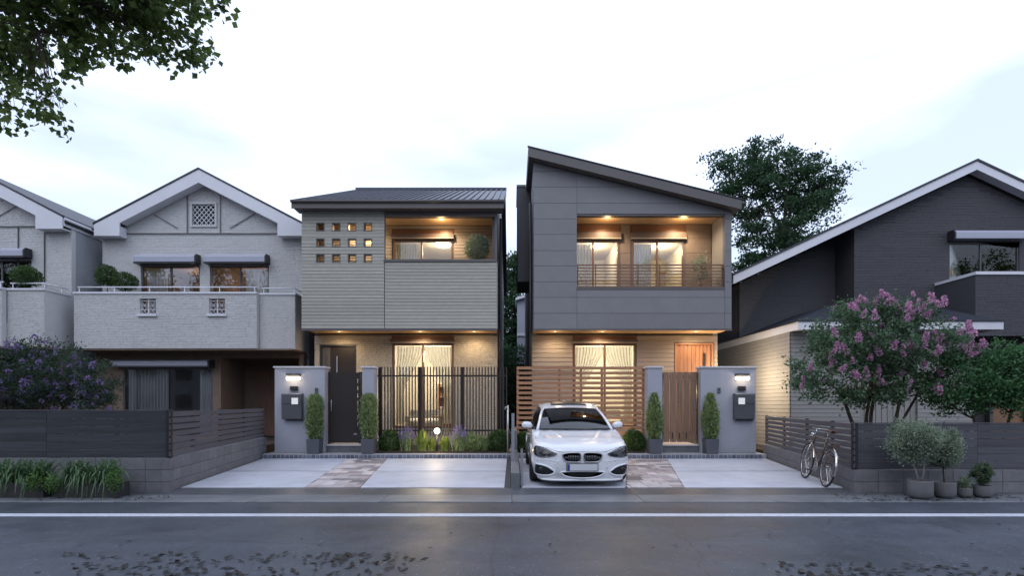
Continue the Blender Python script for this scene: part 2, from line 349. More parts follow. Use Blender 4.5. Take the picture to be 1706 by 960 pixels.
class MB:
    def __init__(s): s.v = []; s.f = []
    def add(s, vs, fs):
        b = len(s.v); s.v += [tuple(v) for v in vs]; s.f += [tuple(i + b for i in f) for f in fs]; return s
    def box(s, x0, x1, y0, y1, z0, z1):
        return s.add([(x0, y0, z0), (x1, y0, z0), (x1, y1, z0), (x0, y1, z0), (x0, y0, z1), (x1, y0, z1), (x1, y1, z1), (x0, y1, z1)],
                     [(0, 3, 2, 1), (4, 5, 6, 7), (0, 1, 5, 4), (1, 2, 6, 5), (2, 3, 7, 6), (3, 0, 4, 7)])
    def prism(s, pts, a, b, axis='y'):
        def P(p, t):
            if axis == 'y': return (p[0], t, p[1])
            if axis == 'x': return (t, p[0], p[1])
            return (p[0], p[1], t)
        n = len(pts)
        fs = [tuple(range(n)), tuple(range(2 * n - 1, n - 1, -1))]
        fs += [(i, i + n, (i + 1) % n + n, (i + 1) % n) for i in range(n)]
        return s.add([P(p, a) for p in pts] + [P(p, b) for p in pts], fs)
    def bar(s, p, q, w, h=None, up=(0, 0, 1)):
        p = Vector(p); q = Vector(q); d = (q - p).normalized(); u = Vector(up)
        if abs(d.dot(u)) > 0.95: u = Vector((0, 1, 0))
        a = d.cross(u).normalized() * w / 2; b = a.cross(d).normalized() * (h or w) / 2
        return s.add([p - a - b, p + a - b, p + a + b, p - a + b, q - a - b, q + a - b, q + a + b, q - a + b],
                     [(0, 3, 2, 1), (4, 5, 6, 7), (0, 1, 5, 4), (1, 2, 6, 5), (2, 3, 7, 6), (3, 0, 4, 7)])
    def tube(s, path, r, n=8, closed=False):
        P = [Vector(p) for p in path]; m = len(P); rs = r if isinstance(r, (list, tuple)) else [r] * m
        b = len(s.v); pu = None
        for i in range(m):
            if closed: d = P[(i + 1) % m] - P[i - 1]
            else: d = P[min(i + 1, m - 1)] - P[max(i - 1, 0)]
            d.normalize()
            if pu is None: pu = d.orthogonal().normalized()
            pu = (pu - d * pu.dot(d))
            if pu.length < 1e-6: pu = d.orthogonal()
            pu.normalize(); q = d.cross(pu)
            for k in range(n):
                a = 2 * math.pi * k / n
                s.v.append(tuple(P[i] + (pu * math.cos(a) + q * math.sin(a)) * rs[i]))
        for i in range(m if closed else m - 1):
            j = (i + 1) % m
            for k in range(n):
                s.f.append((b + i * n + k, b + i * n + (k + 1) % n, b + j * n + (k + 1) % n, b + j * n + k))
        if not closed:
            s.f.append(tuple(b + k for k in range(n - 1, -1, -1))); s.f.append(tuple(b + (m - 1) * n + k for k in range(n)))
        return s
    def lathe(s, prof, c=(0, 0, 0), n=20, axis='z'):
        b = len(s.v)
        for r, z in prof:
            for k in range(n):
                a = 2 * math.pi * k / n; x, y = r * math.cos(a), r * math.sin(a)
                v = (x, y, z) if axis == 'z' else ((z, x, y) if axis == 'x' else (x, z, y))
                s.v.append((v[0] + c[0], v[1] + c[1], v[2] + c[2]))
        for i in range(len(prof) - 1):
            for k in range(n):
                s.f.append((b + i * n + k, b + i * n + (k + 1) % n, b + (i + 1) * n + (k + 1) % n, b + (i + 1) * n + k))
        return s
    def grid(s, rows):
        b = len(s.v); nr = len(rows); nc = len(rows[0])
        for r in rows: s.v += [tuple(p) for p in r]
        for i in range(nr - 1):
            for j in range(nc - 1):
                s.f.append((b + i * nc + j, b + i * nc + j + 1, b + (i + 1) * nc + j + 1, b + (i + 1) * nc + j))
        return s
    def obj(s, name, m, parent=None, smooth=False, bevel=0, local=False, kind=None, label=None, loc=None, fixn=True):
        off = Vector((0, 0, 0))
        if not local and parent is not None: off = wloc(parent)
        if loc is not None: off = Vector(loc)
        me = bpy.data.meshes.new(name)
        me.from_pydata([(v[0] - off.x, v[1] - off.y, v[2] - off.z) for v in s.v], [], s.f)
        if fixn and len(s.f) < 60000:
            bm = bmesh.new(); bm.from_mesh(me); bmesh.ops.recalc_face_normals(bm, faces=bm.faces); bm.to_mesh(me); bm.free()
        me.materials.append(m if not isinstance(m, str) else M[m])
        if smooth: me.shade_smooth()
        o = bpy.data.objects.new(name, me); C.objects.link(o); o.parent = parent
        if loc is not None: o.location = loc
        if bevel:
            b = o.modifiers.new('bevel', 'BEVEL'); b.width = bevel; b.segments = 2; b.limit_method = 'ANGLE'; b.angle_limit = 0.7
        if kind: o['kind'] = kind
        if label: o['label'] = label
        return o

_pc = {}
def piece(name, dx, dy, dz, c, m, parent, rot=None, ch=0.0):
    """one separate board, block, brick ...; alike pieces share their mesh"""
    k = (round(dx, 3), round(dy, 3), round(dz, 3), m, ch)
    me = _pc.get(k)
    if me is None:
        b = MB().box(-dx / 2, dx / 2, -dy / 2, dy / 2, -dz / 2, dz / 2)
        me = bpy.data.meshes.new(name); me.from_pydata(b.v, [], b.f)
        if ch:
            bm = bmesh.new(); bm.from_mesh(me); bmesh.ops.bevel(bm, geom=list(bm.edges), offset=ch, segments=1, affect='EDGES'); bm.to_mesh(me); bm.free()
        me.materials.append(M[m]); _pc[k] = me
    off = wloc(parent) if parent is not None else Vector((0, 0, 0))
    return link(name, me, parent, Vector(c) - off, rot)

def rects(x0, x1, z0, z1, holes):
    zs = sorted({z0, z1} | {min(max(h[i], z0), z1) for h in holes for i in (2, 3)})
    out = []
    for a, b in zip(zs, zs[1:]):
        if b - a < 1e-4: continue
        iv = [(x0, x1)]
        for h in holes:
            if h[2] < b - 1e-4 and h[3] > a + 1e-4:
                nv = []
                for p, q in iv:
                    if h[1] <= p or h[0] >= q: nv.append((p, q)); continue
                    if h[0] > p + 1e-4: nv.append((p, h[0]))
                    if h[1] < q - 1e-4: nv.append((h[1], q))
                iv = nv
        out += [(p, q, a, b) for p, q in iv]
    return out

def wall(mb, x0, x1, z0, z1, y0, y1, holes=()):
    for p, q, a, b in rects(x0, x1, z0, z1, holes): mb.box(p, q, y0, y1, a, b)
    return mb

def clad(parent, name, x0, x1, z0, z1, y, h, holes, m, gap=0.006, t=0.022, tilt=0.10):
    n = max(1, round((z1 - z0) / h)); h = (z1 - z0) / n
    for i in range(n):
        a, b = z0 + i * h, z0 + (i + 1) * h
        for p, q, c, d in rects(x0, x1, a, b, holes):
            if d - c < 0.015 or q - p < 0.01: continue
            piece(name, q - p, t, d - c - (gap if d == b else 0), ((p + q) / 2, y, (c + d) / 2), m, parent, (-tilt, 0, 0))

def brickwall(parent, x0, x1, z0, z1, y, m, holes=(), clip=None, bw=0.17, bh=0.05, gap=0.005, d0=0.004, d1=0.012, side=None, name='facing_brick'):
    """real thin facing bricks, uneven, joined into one mesh (each only a few pixels high)"""
    mb = MB(); n = int(round((z1 - z0) / bh)); bh = (z1 - z0) / n
    for i in range(n):
        a = z0 + i * bh; x = x0 - R.uniform(0, bw)
        while x < x1:
            w_ = bw * R.uniform(0.55, 1.6); p, q = max(x, x0), min(x + w_, x1); x += w_
            if q - p < 0.03: continue
            aa, bb = a, a + bh - gap
            q -= gap
            if any(h[0] < q and h[1] > p and h[2] < bb and h[3] > aa for h in holes):
                segs = rects(p, q, aa, bb, holes)
            else: segs = [(p, q, aa, bb)]
            for p_, q_, a_, b_ in segs:
                if clip and not (b_ < clip(p_) and b_ < clip(q_)):
                    if a_ > min(clip(p_), clip(q_)) - 0.005: continue
                    b_ = min(clip(p_), clip(q_))
                dd = R.uniform(d0, d1)
                def V(u, v, w): return (u, w, v) if side is None else (side[0] + side[1] * (w - y), u, v)
                vs = [V(p_, a_, y), V(q_, a_, y), V(q_, b_, y), V(p_, b_, y),
                      V(p_ + .004, a_ + .004, y - dd), V(q_ - .004, a_ + .004, y - dd * R.uniform(.8, 1)), V(q_ - .004, b_ - .004, y - dd * R.uniform(.5, 1)), V(p_ + .004, b_ - .004, y - dd * R.uniform(.5, 1))]
                mb.add(vs, [(4, 5, 6, 7), (0, 1, 5, 4), (1, 2, 6, 5), (2, 3, 7, 6), (3, 0, 4, 7)])
    return mb.obj(name, m, parent, kind='stuff')

def window(parent, x0, x1, z0, z1, y, fm, gm='glass', mull=(), fw=0.045, d=0.07, cross=(), name='window'):
    mb = MB()
    mb.box(x0, x0 + fw, y, y + d, z0, z1).box(x1 - fw, x1, y, y + d, z0, z1)
    mb.box(x0 + fw, x1 - fw, y, y + d, z1 - fw, z1).box(x0 + fw, x1 - fw, y, y + d, z0, z0 + fw)
    w_ = mb.obj(name, fm, parent)
    xs = [x0 + fw] + list(mull) + [x1 - fw]
    for mx_ in mull:
        MB().box(mx_ - fw / 2, mx_ + fw / 2, y + 0.005, y + d - 0.005, z0 + fw, z1 - fw).obj('mullion', fm, w_)
    for i, (a, b) in enumerate(zip(xs, xs[1:])):
        a_ = a + (fw / 2 if i else 0); b_ = b - (fw / 2 if i < len(xs) - 2 else 0)
        MB().box(a_, b_, y + d * .45, y + d * .45 + 0.008, z0 + fw, z1 - fw).obj('pane', gm, w_)
    return w_

def room(parent, x0, x1, y0, y1, z0, z1, wm='plaster', fm='floor_wood'):
    t = 0.05
    MB().box(x0 - t, x1 + t, y1, y1 + t, z0 - t, z1 + t).box(x0 - t, x0, y0, y1, z0 - t, z1 + t).box(x1, x1 + t, y0, y1, z0 - t, z1 + t) \
        .box(x0, x1, y0, y1, z1, z1 + t).obj('interior_wall', wm, parent)
    MB().box(x0, x1, y0, y1, z0 - t, z0).obj('interior_floor', fm, parent)

def curtain(label, x0, x1, z0, z1, y, folds, m='curtain', amp=0.026, sweep=None, group=None):
    """hanging cloth; sweep(t) gives (x0,x1) at height fraction t from the top"""
    nc, nr = folds * 8 + 1, 14 if sweep else 5
    rows = []; ph = R.uniform(0, 6)
    jit_ = [R.uniform(-.25, .25) for _ in range(nc)]
    for i in range(nr):
        t = i / (nr - 1); a, b = sweep(t) if sweep else (x0, x1); am = amp * min(1, (b - a) / (x1 - x0) + .35)
        row = []
        for j in range(nc):
            u = j / (nc - 1); k = u * folds * 2 * math.pi + ph
            row.append((a + (b - a) * (u + 0.012 * math.sin(3 * k)), y + am * (math.sin(k + .3 * t) + .35 * math.sin(2.3 * k + 1) * t), z1 + (z0 - z1) * t))
        rows.append(row)
    o = MB().grid(rows).obj('curtain', m, None, smooth=True, loc=((x0 + x1) / 2, y, z1), fixn=False)
    return tag(o, label, 'curtain', group)

def lamp(parent, loc, power, col=(1, .62, .30), size=0.06, kind='POINT', rot=None, sz=0.1, spot=None, name='bulb'):
    d = bpy.data.lights.new(name, kind); d.energy = power; d.color = col
    if kind == 'POINT': d.shadow_soft_size = size
    elif kind == 'SPOT':
        d.shadow_soft_size = size; d.spot_size = math.radians(spot or 110); d.spot_blend = 0.7
    else: d.size = sz
    o = bpy.data.objects.new(name, d); C.objects.link(o); o.parent = parent
    o.location = Vector(loc) - (wloc(parent) if parent else Vector((0, 0, 0)))
    if rot: o.rotation_euler = rot
    return o

# ------------------------------------------------------------------ leaves, crowns, branches
def unit(n):
    v = NR.normal(size=(n, 3)); return v / np.linalg.norm(v, axis=1)[:, None]

def leaf_arrays(P, L, sv=0.3, wd=0.55, up=0.2, outc=None, outk=0.5, down=0.0):
    n = len(P); d = unit(n)
    if outc is not None:
        o = P - np.asarray(outc); o /= (np.linalg.norm(o, axis=1)[:, None] + 1e-6); d += o * outk
    d[:, 2] += up - down; d /= np.linalg.norm(d, axis=1)[:, None]
    s = np.cross(d, unit(n)); s /= (np.linalg.norm(s, axis=1)[:, None] + 1e-6); nn = np.cross(d, s)
    l = (L * (1 + NR.uniform(-sv, sv, n)))[:, None]
    v = np.empty((n, 4, 3))
    v[:, 0] = P; v[:, 1] = P + d * l * .45 + s * l * wd / 2 + nn * l * .08
    v[:, 2] = P + d * l; v[:, 3] = P + d * l * .45 - s * l * wd / 2 + nn * l * .08
    return v

def quads_mesh(name, v, m):
    n = len(v); me = bpy.data.meshes.new(name)
    me.vertices.add(4 * n); me.vertices.foreach_set('co', v.reshape(-1).astype(np.float32))
    me.loops.add(4 * n); me.loops.foreach_set('vertex_index', np.arange(4 * n, dtype=np.int32))
    me.polygons.add(n); me.polygons.foreach_set('loop_start', np.arange(0, 4 * n, 4, dtype=np.int32))
    me.update(calc_edges=True)
    me.materials.append(M[m]); return me

def foliage(name, v, m, parent=None, loc=None, kind=None):
    off = np.array(wloc(parent)) if parent is not None else np.zeros(3)
    if loc is not None: off = np.array(loc)
    me = quads_mesh(name, v - off, m)
    o = bpy.data.objects.new(name, me); C.objects.link(o); o.parent = parent
    if loc is not None: o.location = loc
    if kind: o['kind'] = kind
    return o

def in_ell(n, c, r, shell=0.35):
    d = unit(n); t = NR.uniform(shell ** 3, 1, n) ** (1 / 3)
    return np.asarray(c) + d * t[:, None] * np.asarray(r)

def curve_pts(p, q, sag=0.0, wob=0.08, n=6):
    p = Vector(p); q = Vector(q); L = (q - p).length; o = []
    w1 = Vector((R.gauss(0, 1), R.gauss(0, 1), R.gauss(0, .6))) * wob * L
    for i in range(n):
        t = i / (n - 1); s = math.sin(math.pi * t)
        o.append(p.lerp(q, t) + w1 * s + Vector((0, 0, sag * s * L)))
    return o

def crown(t, stems, ells, ncl, lpc, clr, leaf, lm, bm='bark', r0=0.06, limbs=6, shell=0.45, wd=0.55, up=.1, flat=.75, down=0.0, twig=0.006, lim=.62):
    """branches from the stems' tops out to leaf clumps; a clump is a gaussian puff of leaves"""
    cl = []
    tot = sum(e[1][0] * e[1][1] * e[1][2] for e in ells)
    for c, r in ells:
        cl.append(in_ell(max(3, int(ncl * r[0] * r[1] * r[2] / tot)), c, r, shell))
    cl = np.vstack(cl)
    mb = MB(); pts = []
    for base, top, rr in stems:
        path = curve_pts(base, top, 0, .05, 7)
        mb.tube(path, [rr * (1 - .4 * i / 6) for i in range(7)], 8)
        pts += [(p, rr * (1 - .4 * i / 6)) for i, p in enumerate(path)][4:]
    # limbs
    idx = NR.permutation(len(cl))[:limbs * len(stems)]
    for i in idx:
        q = Vector(cl[i]); cand = [s for s in pts[:3 * len(stems)]]
        b = min(cand, key=lambda s: (s[0] - q).length)
        q2 = b[0].lerp(q, 0.85)
        path = curve_pts(b[0], q2, .06, .12, 7)
        rs = [max(twig, b[1] * lim * (1 - .75 * k / 6)) for k in range(7)]
        mb.tube(path, rs, 6); pts += [(path[k], rs[k]) for k in range(2, 7)]
    for c in cl:
        q = Vector(c); b = min(pts, key=lambda s: (s[0] - q).length)
        path = curve_pts(b[0], q, .05, .09, 4)
        mb.tube(path, [max(twig * .7, min(b[1] * .5, twig * 2.2)) * (1 - .5 * k / 3) for k in range(4)], 4)
    mb.obj('trunk', bm, t, smooth=True)
    n = len(cl) * lpc
    P = np.repeat(cl, lpc, axis=0) + NR.normal(size=(n, 3)) * np.array([clr, clr, clr * flat]) * np.repeat(NR.uniform(.6, 1.25, len(cl)), lpc)[:, None]
    v = leaf_arrays(P, leaf, wd=wd, up=up, outc=np.mean(cl, axis=0), outk=.4, down=down)
    foliage('crown', v, lm, t)
    return cl

def puff(t, c, r, n, leaf, lm, name='foliage', wd=.5, shell=.6, up=.15, lumps=14, zmin=None):
    """dense clipped bush: leaves in a lumpy shell over a dark core of more leaves"""
    c = np.asarray(c, float); r = np.asarray(r, float)
    d = unit(n); lump = unit(lumps)
    bump_ = 1 + .16 * np.max(np.clip(d @ lump.T, 0, 1) ** 6, axis=1) - .08 + NR.normal(size=n) * .035
    tt = NR.uniform(shell ** 3, 1, n) ** (1 / 3)
    P = c + d * (tt * bump_)[:, None] * r
    if zmin is not None: P = P[P[:, 2] > zmin]
    v = leaf_arrays(P, leaf, wd=wd, up=up, outc=c, outk=.9)
    return foliage(name, v, lm, t)
# ================================================================== GROUND
MB().box(-90, 90, -30, 120, -0.6, -0.20).obj('ground', 'earth', kind='structure')
MB().box(-60, 60, -6.0, 7.95, -0.195, 0.0).obj('road', 'asphalt', kind='structure')
MB().box(-60, 60, 6.97, 7.14, 0.001, 0.0045).obj('road_line', 'line_paint', kind='structure')
MB().box(-60, 60, -9.0, -6.0, -0.195, 0.12).obj('far_pavement', 'gutter', kind='structure')
# gutter in 2 m precast lengths, then the sloping apron
gut = MB()
g0 = thing('gutter', 'long pale concrete road gutter running between the asphalt and the driveways', None, (0, 8.2, 0)); g0['kind'] = 'structure'
for i in range(-15, 15):
    piece('kerb_stone', 1.994, 0.60, 0.20, (i * 2 + 1, 8.26, -0.088), 'gutter', g0, ch=0.006)
MB().prism([(8.565, -0.15), (9.05, -0.15), (9.05, 0.045), (8.62, 0.016), (8.565, 0.010)], -60, 60, 'x').obj('apron', 'gutter_dark', kind='structure')

# splayed boundary lines
LP0, LP1 = Vector((-5.66, 8.74)), Vector((-6.60, 14.2))
RP0, RP1 = Vector((5.66, 8.74)), Vector((6.74, 14.2))
def lx(Y): return LP0.x + (LP1.x - LP0.x) * (Y - LP0.y) / (LP1.y - LP0.y)
def rx(Y): return RP0.x + (RP1.x - RP0.x) * (Y - RP0.y) / (RP1.y - RP0.y)
YS = 13.75; YD = 9.05; YJ = 11.2; DZ = 0.055
drv = MB().prism([(lx(YD) - .1, YD), (rx(YD) + .1, YD), (rx(YS) + .3, YS + .3), (lx(YS) - .3, YS + .3)], -0.15, DZ - 0.02, 'z')
drv.obj('driveway_base', 'joint', kind='structure')
def slab(parent, pts): # a cast slab, chamfered top
    b = MB().prism(pts, DZ - 0.0195, DZ, 'z').obj('slab', 'concrete', parent, bevel=0.004)
def pathline(side, Y, edge): # brick path edges: outer / inner
    t = (Y - YD) / (YS - YD)
    if side < 0: a, b = (-3.55 + t * -.72, -2.60 + t * -.65)
    else: a, b = (1.95 + t * 1.05, 2.95 + t * 1.08)
    return a if edge == 0 else b
dl = thing('driveway', 'pale concrete driveway with brick path in front of the black-fenced house', None, (-3, 11, 0)); dl['kind'] = 'structure'
dr = thing('driveway', 'pale concrete driveway with brick path under the white car', None, (3, 11, 0)); dr['kind'] = 'structure'
g = 0.008
for a, b in ((YD, YJ - .05), (YJ + .05, YS - .01)):
    slab(dl, [(lx(a) + .05, a), (pathline(-1, a, 0) - g, a), (pathline(-1, b, 0) - g, b), (lx(b) + .05, b)])
    slab(dl, [(pathline(-1, a, 1) + g, a), (-.13, a), (-.13, b), (pathline(-1, b, 1) + g, b)])
    slab(dr, [(.17, a), (pathline(1, a, 0) - g, a), (pathline(1, b, 0) - g, b), (.17, b)])
    slab(dr, [(pathline(1, a, 1) + g, a), (rx(a) - .05, a), (rx(b) - .05, b), (pathline(1, b, 1) + g, b)])
MB().box(-.122, -.03, YD, YS, -.1, DZ - .008).obj('drain_strip', 'gutter_dark', dl)
for side, par in ((-1, dl), (1, dr)):
    Y = YD; row = 0
    while Y < YS - .05:
        h = min(0.27, YS - Y); a, b = pathline(side, Y + h / 2, 0), pathline(side, Y + h / 2, 1)
        x = a - (0.0 if row % 2 else R.uniform(.1, .25))
        while x < b - .03:
            w_ = R.choice((.22, .30, .42)); p, q = max(x, a), min(x + w_, b)
            if b - q < .08: q = b
            x = q
            if q - p > .04:
                m = R.choice(('paver_a', 'paver_a', 'paver_b', 'paver_b', 'paver_c'))
                piece('paver', round(q - p - .014, 2), h - .014, .04, ((p + q) / 2, Y + h / 2, DZ - .019 + R.uniform(-.002, .003)), m, par, ch=.004)
        Y += h; row += 1
# raised step with a soldier course of edging bricks
st = thing('step', 'long low step edged with dark upright bricks in front of the gates', None, (0, YS, 0)); st['kind'] = 'structure'
MB().box(lx(YS) + .02, rx(YS) - .02, YS + .015, 17.0, -.1, 0.165).obj('step_base', 'mortar', st)
xx = lx(YS) + .05
while xx < rx(YS) - .15:
    if not (-.06 < xx + .05 < .2):
        piece('brick', .092, .10, .094, (xx + .052, YS + .05, .107), 'curb_brick', st, rot=(0, R.uniform(-.01, .01), 0), ch=.006)
    xx += .113
for i in range(40):   # paving tiles on the step
    x0 = lx(YS) + .05 + i * .33
    if x0 + .33 > rx(YS) - .05: break
    piece('tile', .322, .42, .014, (x0 + .165, YS + .305, .163), 'step_top', st, ch=.003)
MB().box(-6.3, -.1, 14.62, 16.3, .166, .20).obj('garden_bed', 'soil', kind='structure')
MB().box(.3, 3.95, 14.62, 16.3, .166, .20).obj('garden_bed', 'soil', kind='structure')
MB().box(-3.62, -.22, 14.0, 14.6, .172, .21).obj('planting_strip', 'soil', kind='structure')
MB().box(.2, 3.52, 14.0, 14.6, .172, .21).obj('planting_strip', 'soil', kind='structure')
MB().prism([(-40, 8.95), (-5.85, 8.95), (-6.8, 14.4), (-6.8, 40), (-40, 40)], -.19, .34, 'z').obj('garden_ground', 'soil', kind='structure')
MB().prism([(40, 8.95), (5.85, 8.95), (6.95, 14.4), (6.95, 40), (40, 40)], -.19, .20, 'z').obj('garden_ground', 'soil', kind='structure')

# ================================================================== BLOCK WALLS AND BOARD FENCES
def blockwall(label, P0, P1, xo, sgn, courses, bh=.195):
    t = thing('block_wall', label, 'wall', (xo, 8.85, 0))
    H = courses * bh
    n = 40
    for r_ in range(courses):
        z = bh * (r_ + .5)
        x = P0.x + sgn * (.002 if r_ % 2 == 0 else -.0); k = 0
        first = .41
        while abs(x) < 11.5:
            w_ = first if k == 0 else .41
            piece('block', w_ - .006, .12, bh - .006, (x + sgn * w_ / 2, 8.80, z), 'block', t, ch=.003)
            x += sgn * w_; k += 1
    d = (P1 - P0); L = d.length; ang = math.atan2(d.y, d.x); nrm = Vector((-d.y, d.x)).normalized() * (.06 if sgn < 0 else -.06)
    for r_ in range(courses):
        z = bh * (r_ + .5); s = 0; k = 0
        while s < L - .05:
            w_ = .41; w_ = min(w_, L - s)
            c = P0 + d * ((s + w_ / 2) / L) + nrm
            piece('block', round(w_, 2) - .006, .115, bh - .006, (c.x, c.y, z), 'block', t, rot=(0, 0, ang), ch=.003)
            s += w_; k += 1
    return t
blockwall('dark grey concrete block wall of three courses behind the planters', LP0, LP1, -6, -1, 3)
blockwall('low grey concrete block wall of two courses behind the potted shrubs', RP0, RP1, 6, 1, 2)

def boardfence(label, P0, P1, sgn, z0, z1, x_end, bm='fence_board'):
    t = thing('board_fence', label, 'fence', (P0.x, 8.8, z0))
    n = 6; h = (z1 - z0) / n
    yb = 8.80
    for k in range(n):
        x = P0.x + sgn * .09
        while abs(x) < abs(x_end):
            w_ = 2.0
            piece('board', w_ - .004, .018, h - .006, (x + sgn * w_ / 2, yb, z0 + h * (k + .5)), bm, t, rot=(R.uniform(-.012, .012), 0, 0), ch=.002)
            x += sgn * w_
    x = P0.x + sgn * .05
    piece('post', .075, .05, z1 - z0 + .01, (P0.x + sgn * .045, yb + .008, (z0 + z1) / 2), 'dark_metal', t)
    while abs(x) < abs(x_end):
        piece('rear_post', .05, .05, z1 - z0 - .02, (x + sgn * .9, yb + .04, (z0 + z1) / 2 - .01), 'dark_metal', t); x += sgn * 1.0
    piece('cap_rail', abs(x_end - P0.x), .035, .018, ((x_end + P0.x) / 2, yb, z1 + .010), 'fence_slat', t)
    return t
def slatfence(label, P0, P1, sgn, z0, z1, n, posts):
    t = thing('slat_fence', label, 'fence', (P0.x, P0.y, z0))
    d = P1 - P0; L = d.length; ang = math.atan2(d.y, d.x); nrm = Vector((-d.y, d.x)).normalized() * (.05 if sgn < 0 else -.05)
    h = (z1 - z0) / n
    ss = [0] + posts + [L]
    for k in range(n):
        for a, b in zip(ss, ss[1:]):
            c = P0 + d * ((a + b) / 2 / L) + nrm * .4
            piece('slat', round(b - a, 3) - .006, .018, h - .024, (c.x, c.y, z0 + h * (k + .5)), 'fence_slat', t, rot=(0, 0, ang), ch=.002)
    for s in [.03] + posts + [L - .03]:
        c = P0 + d * (s / L) + nrm * 1.0
        piece('post', .05, .05, z1 - z0 + .0, (c.x, c.y, (z0 + z1) / 2 + .01), 'dark_metal', t, rot=(0, 0, ang))
    return t
boardfence('dark close-boarded fence on the wall below the purple bush', LP0, LP1, -1, .592, 1.37, -11.4, 'fence_board_dimmed')
slatfence('dark open slat fence along the left side of the left driveway', LP0 + Vector((.0, .02)), LP1 + Vector((0, -.1)), -1, .60, 1.37, 7, [1.0, 2.35, 3.9])
boardfence('grey close-boarded fence behind the potted shrubs', RP0, RP1, 1, .40, 1.155, 11.4)
slatfence('dark open slat fence beside the leaning bicycle', RP0 + Vector((.0, .02)), RP1 + Vector((0, -.1)), 1, .41, 1.165, 7, [1.0, 2.35, 3.9])

# ================================================================== GABLED WHITE HOUSES
def white_house(dx, dy, label, full):
    YW = 16.9 + dy; YE = 16.55 + dy; YB = 15.8 + dy
    xl, xr = -13.10 + dx, -6.55 + dx; xa = (xl + xr) / 2
    t = thing('gabled_house', label, 'house', (xa, YW, 0))
    # roof line
    zb = 6.75; za = 8.86; sl = (za - 7.13) / (xr - xa)
    def zr(x): return za - sl * abs(x - xa)
    hole1 = [(X(235, 16.9) + dx, X(333, 16.9) + dx, 3.95, 5.90), (X(350, 16.9) + dx, X(448, 16.9) + dx, 3.95, 5.90)]
    gw = (X(321, 16.9) + dx, X(359, 16.9) + dx, 7.19, 7.86)
    up = MB(); wall(up, xl, xr, 3.0, 7.0, YW, YW + .15, hole1)
    wl_ = 7.19
    wall(up, xl, xr, 7.0, 7.0001, YW, YW + .15)
    # gable built as polygon pieces round its little window
    def zc(x): return zr(x) - .30
    for a, b in ((xl, gw[0]), (gw[1], xr)):
        pts = [(a, 7.0001), (b, 7.0001), (b, max(7.0002, zc(b)))]
        if a < xa < b: pts.append((xa, zc(xa)))
        pts.append((a, max(7.0002, zc(a)))); up.prism(pts, YW, YW + .15)
    up.box(gw[0], gw[1], YW, YW + .15, 7.0001, gw[2])
    up.prism([(gw[0], gw[3]), (gw[1], gw[3]), (gw[1], zc(gw[1])), (xa, zc(xa)), (gw[0], zc(gw[0]))], YW, YW + .15)
    up.obj('upper_wall', 'white_joint', t)
    for xq in (xl, xr - .15): MB().prism([(YW + .15, 0.2), (YW + 9, 0.2), (YW + 9, 6.9), (YW + .15, 6.9)], xq, xq + .15, 'x').obj('side_wall', 'render_grey', t)
    brickwall(t, xl, xr, 3.2, 8.6, YW - .001, 'white_brick', holes=hole1 + [gw], clip=lambda x: zr(x) - .33)
    # roof slabs, fascia boards with boxed ends, soffit
    th = .30
    for s in (-1, 1):
        e = xr if s > 0 else xl
        MB().prism([(xa, za + .03), (e + s * .02, 7.13 + .03), (e + s * .02, 7.13 - .05), (xa, za - .05)], YE + .05, YW + 9.3).obj('roof_slope', 'slate', t)
        MB().prism([(xa, za + .035), (e + s * .03, 7.13 + .035), (e + s * .03, 7.13 - .02), (xa, za - .02)], YE - .02, YE + .05).obj('verge_cap', 'dark_metal', t)
        f = MB().prism([(xa, za - .021), (e, 7.13 - .021), (e, zb), (e - s * .80, zb), (e - s * .80, zr(e - s * .8) - .46 + .06), (xa, za - .44)], YE, YE + .045)
        f.obj('fascia', 'white_paint', t)
        MB().prism([(xa, za - .44), (e - s * .82, zr(e - s * .8) - .40), (e - s * .82, zr(e - s * .8) - .36), (xa, za - .40)], YE + .045, YW - .03).obj('soffit', 'white_paint', t)
        MB().box(min(e, e - s * .80), max(e, e - s * .80), YE + .045, YW - .031, zb, zb + .03).obj('eave_box', 'white_paint', t)
        MB().prism([(YE + .045, zb + .03), (YW - .031, zb + .03), (YW - .031, 7.06), (YE + .045, 7.06)], e - s * .80 - (.02 if s < 0 else 0), e - s * .80 + (.02 if s > 0 else 0), 'x').obj('eave_cheek', 'white_paint', t)
        MB().box(min(e, e + s * .03), max(e, e + s * .03), YE + .05, YW + 9.3, zb + .1, 7.12).obj('eave_board', 'white_paint', t)
        g_ = MB().tube([(e + s * .07, YE + .05, 6.98), (e + s * .07, YW + 9.3, 6.98)], .05, 8); g_.obj('rain_gutter', 'dark_metal', t, smooth=True)
    # joint covers
    J = MB()
    yj = YW - .034
    J.bar((xl + .1, yj, Z(390, 16.9)), (xr - .1, yj, Z(390, 16.9)), .012, .03)
    for px in (313, 368): J.bar((X(px, 16.9) + dx, yj, Z(388, 16.9)), (X(px, 16.9) + dx, yj, zr(X(px, 16.9) + dx) - .45), .012, .03, up=(1, 0, 0))
    for a, b in (((258, 358), (297, 381)), ((426, 356), (384, 381))):
        J.bar((X(a[0], 16.9) + dx, yj, Z(a[1], 16.9)), (X(b[0], 16.9) + dx, yj, Z(b[1], 16.9)), .012, .025)
    J.obj('joint_cover', 'alu', t)
    if not full:
        for px in (428, 470): MB().bar((X(px, 16.9) + dx, yj, 4.2), (X(px, 16.9) + dx, yj, 6.9), .012, .03, up=(1, 0, 0)).obj('joint_cover', 'dark_metal', t)
    # gable window with lattice
    MB().box(gw[0], gw[1], YW + .10, YW + .14, gw[2], gw[3]).obj('louvre_back', 'joint', t)
    lt = MB(); z0, z1 = gw[2], gw[3]; W_ = gw[1] - gw[0]; H_ = z1 - z0; n = 5
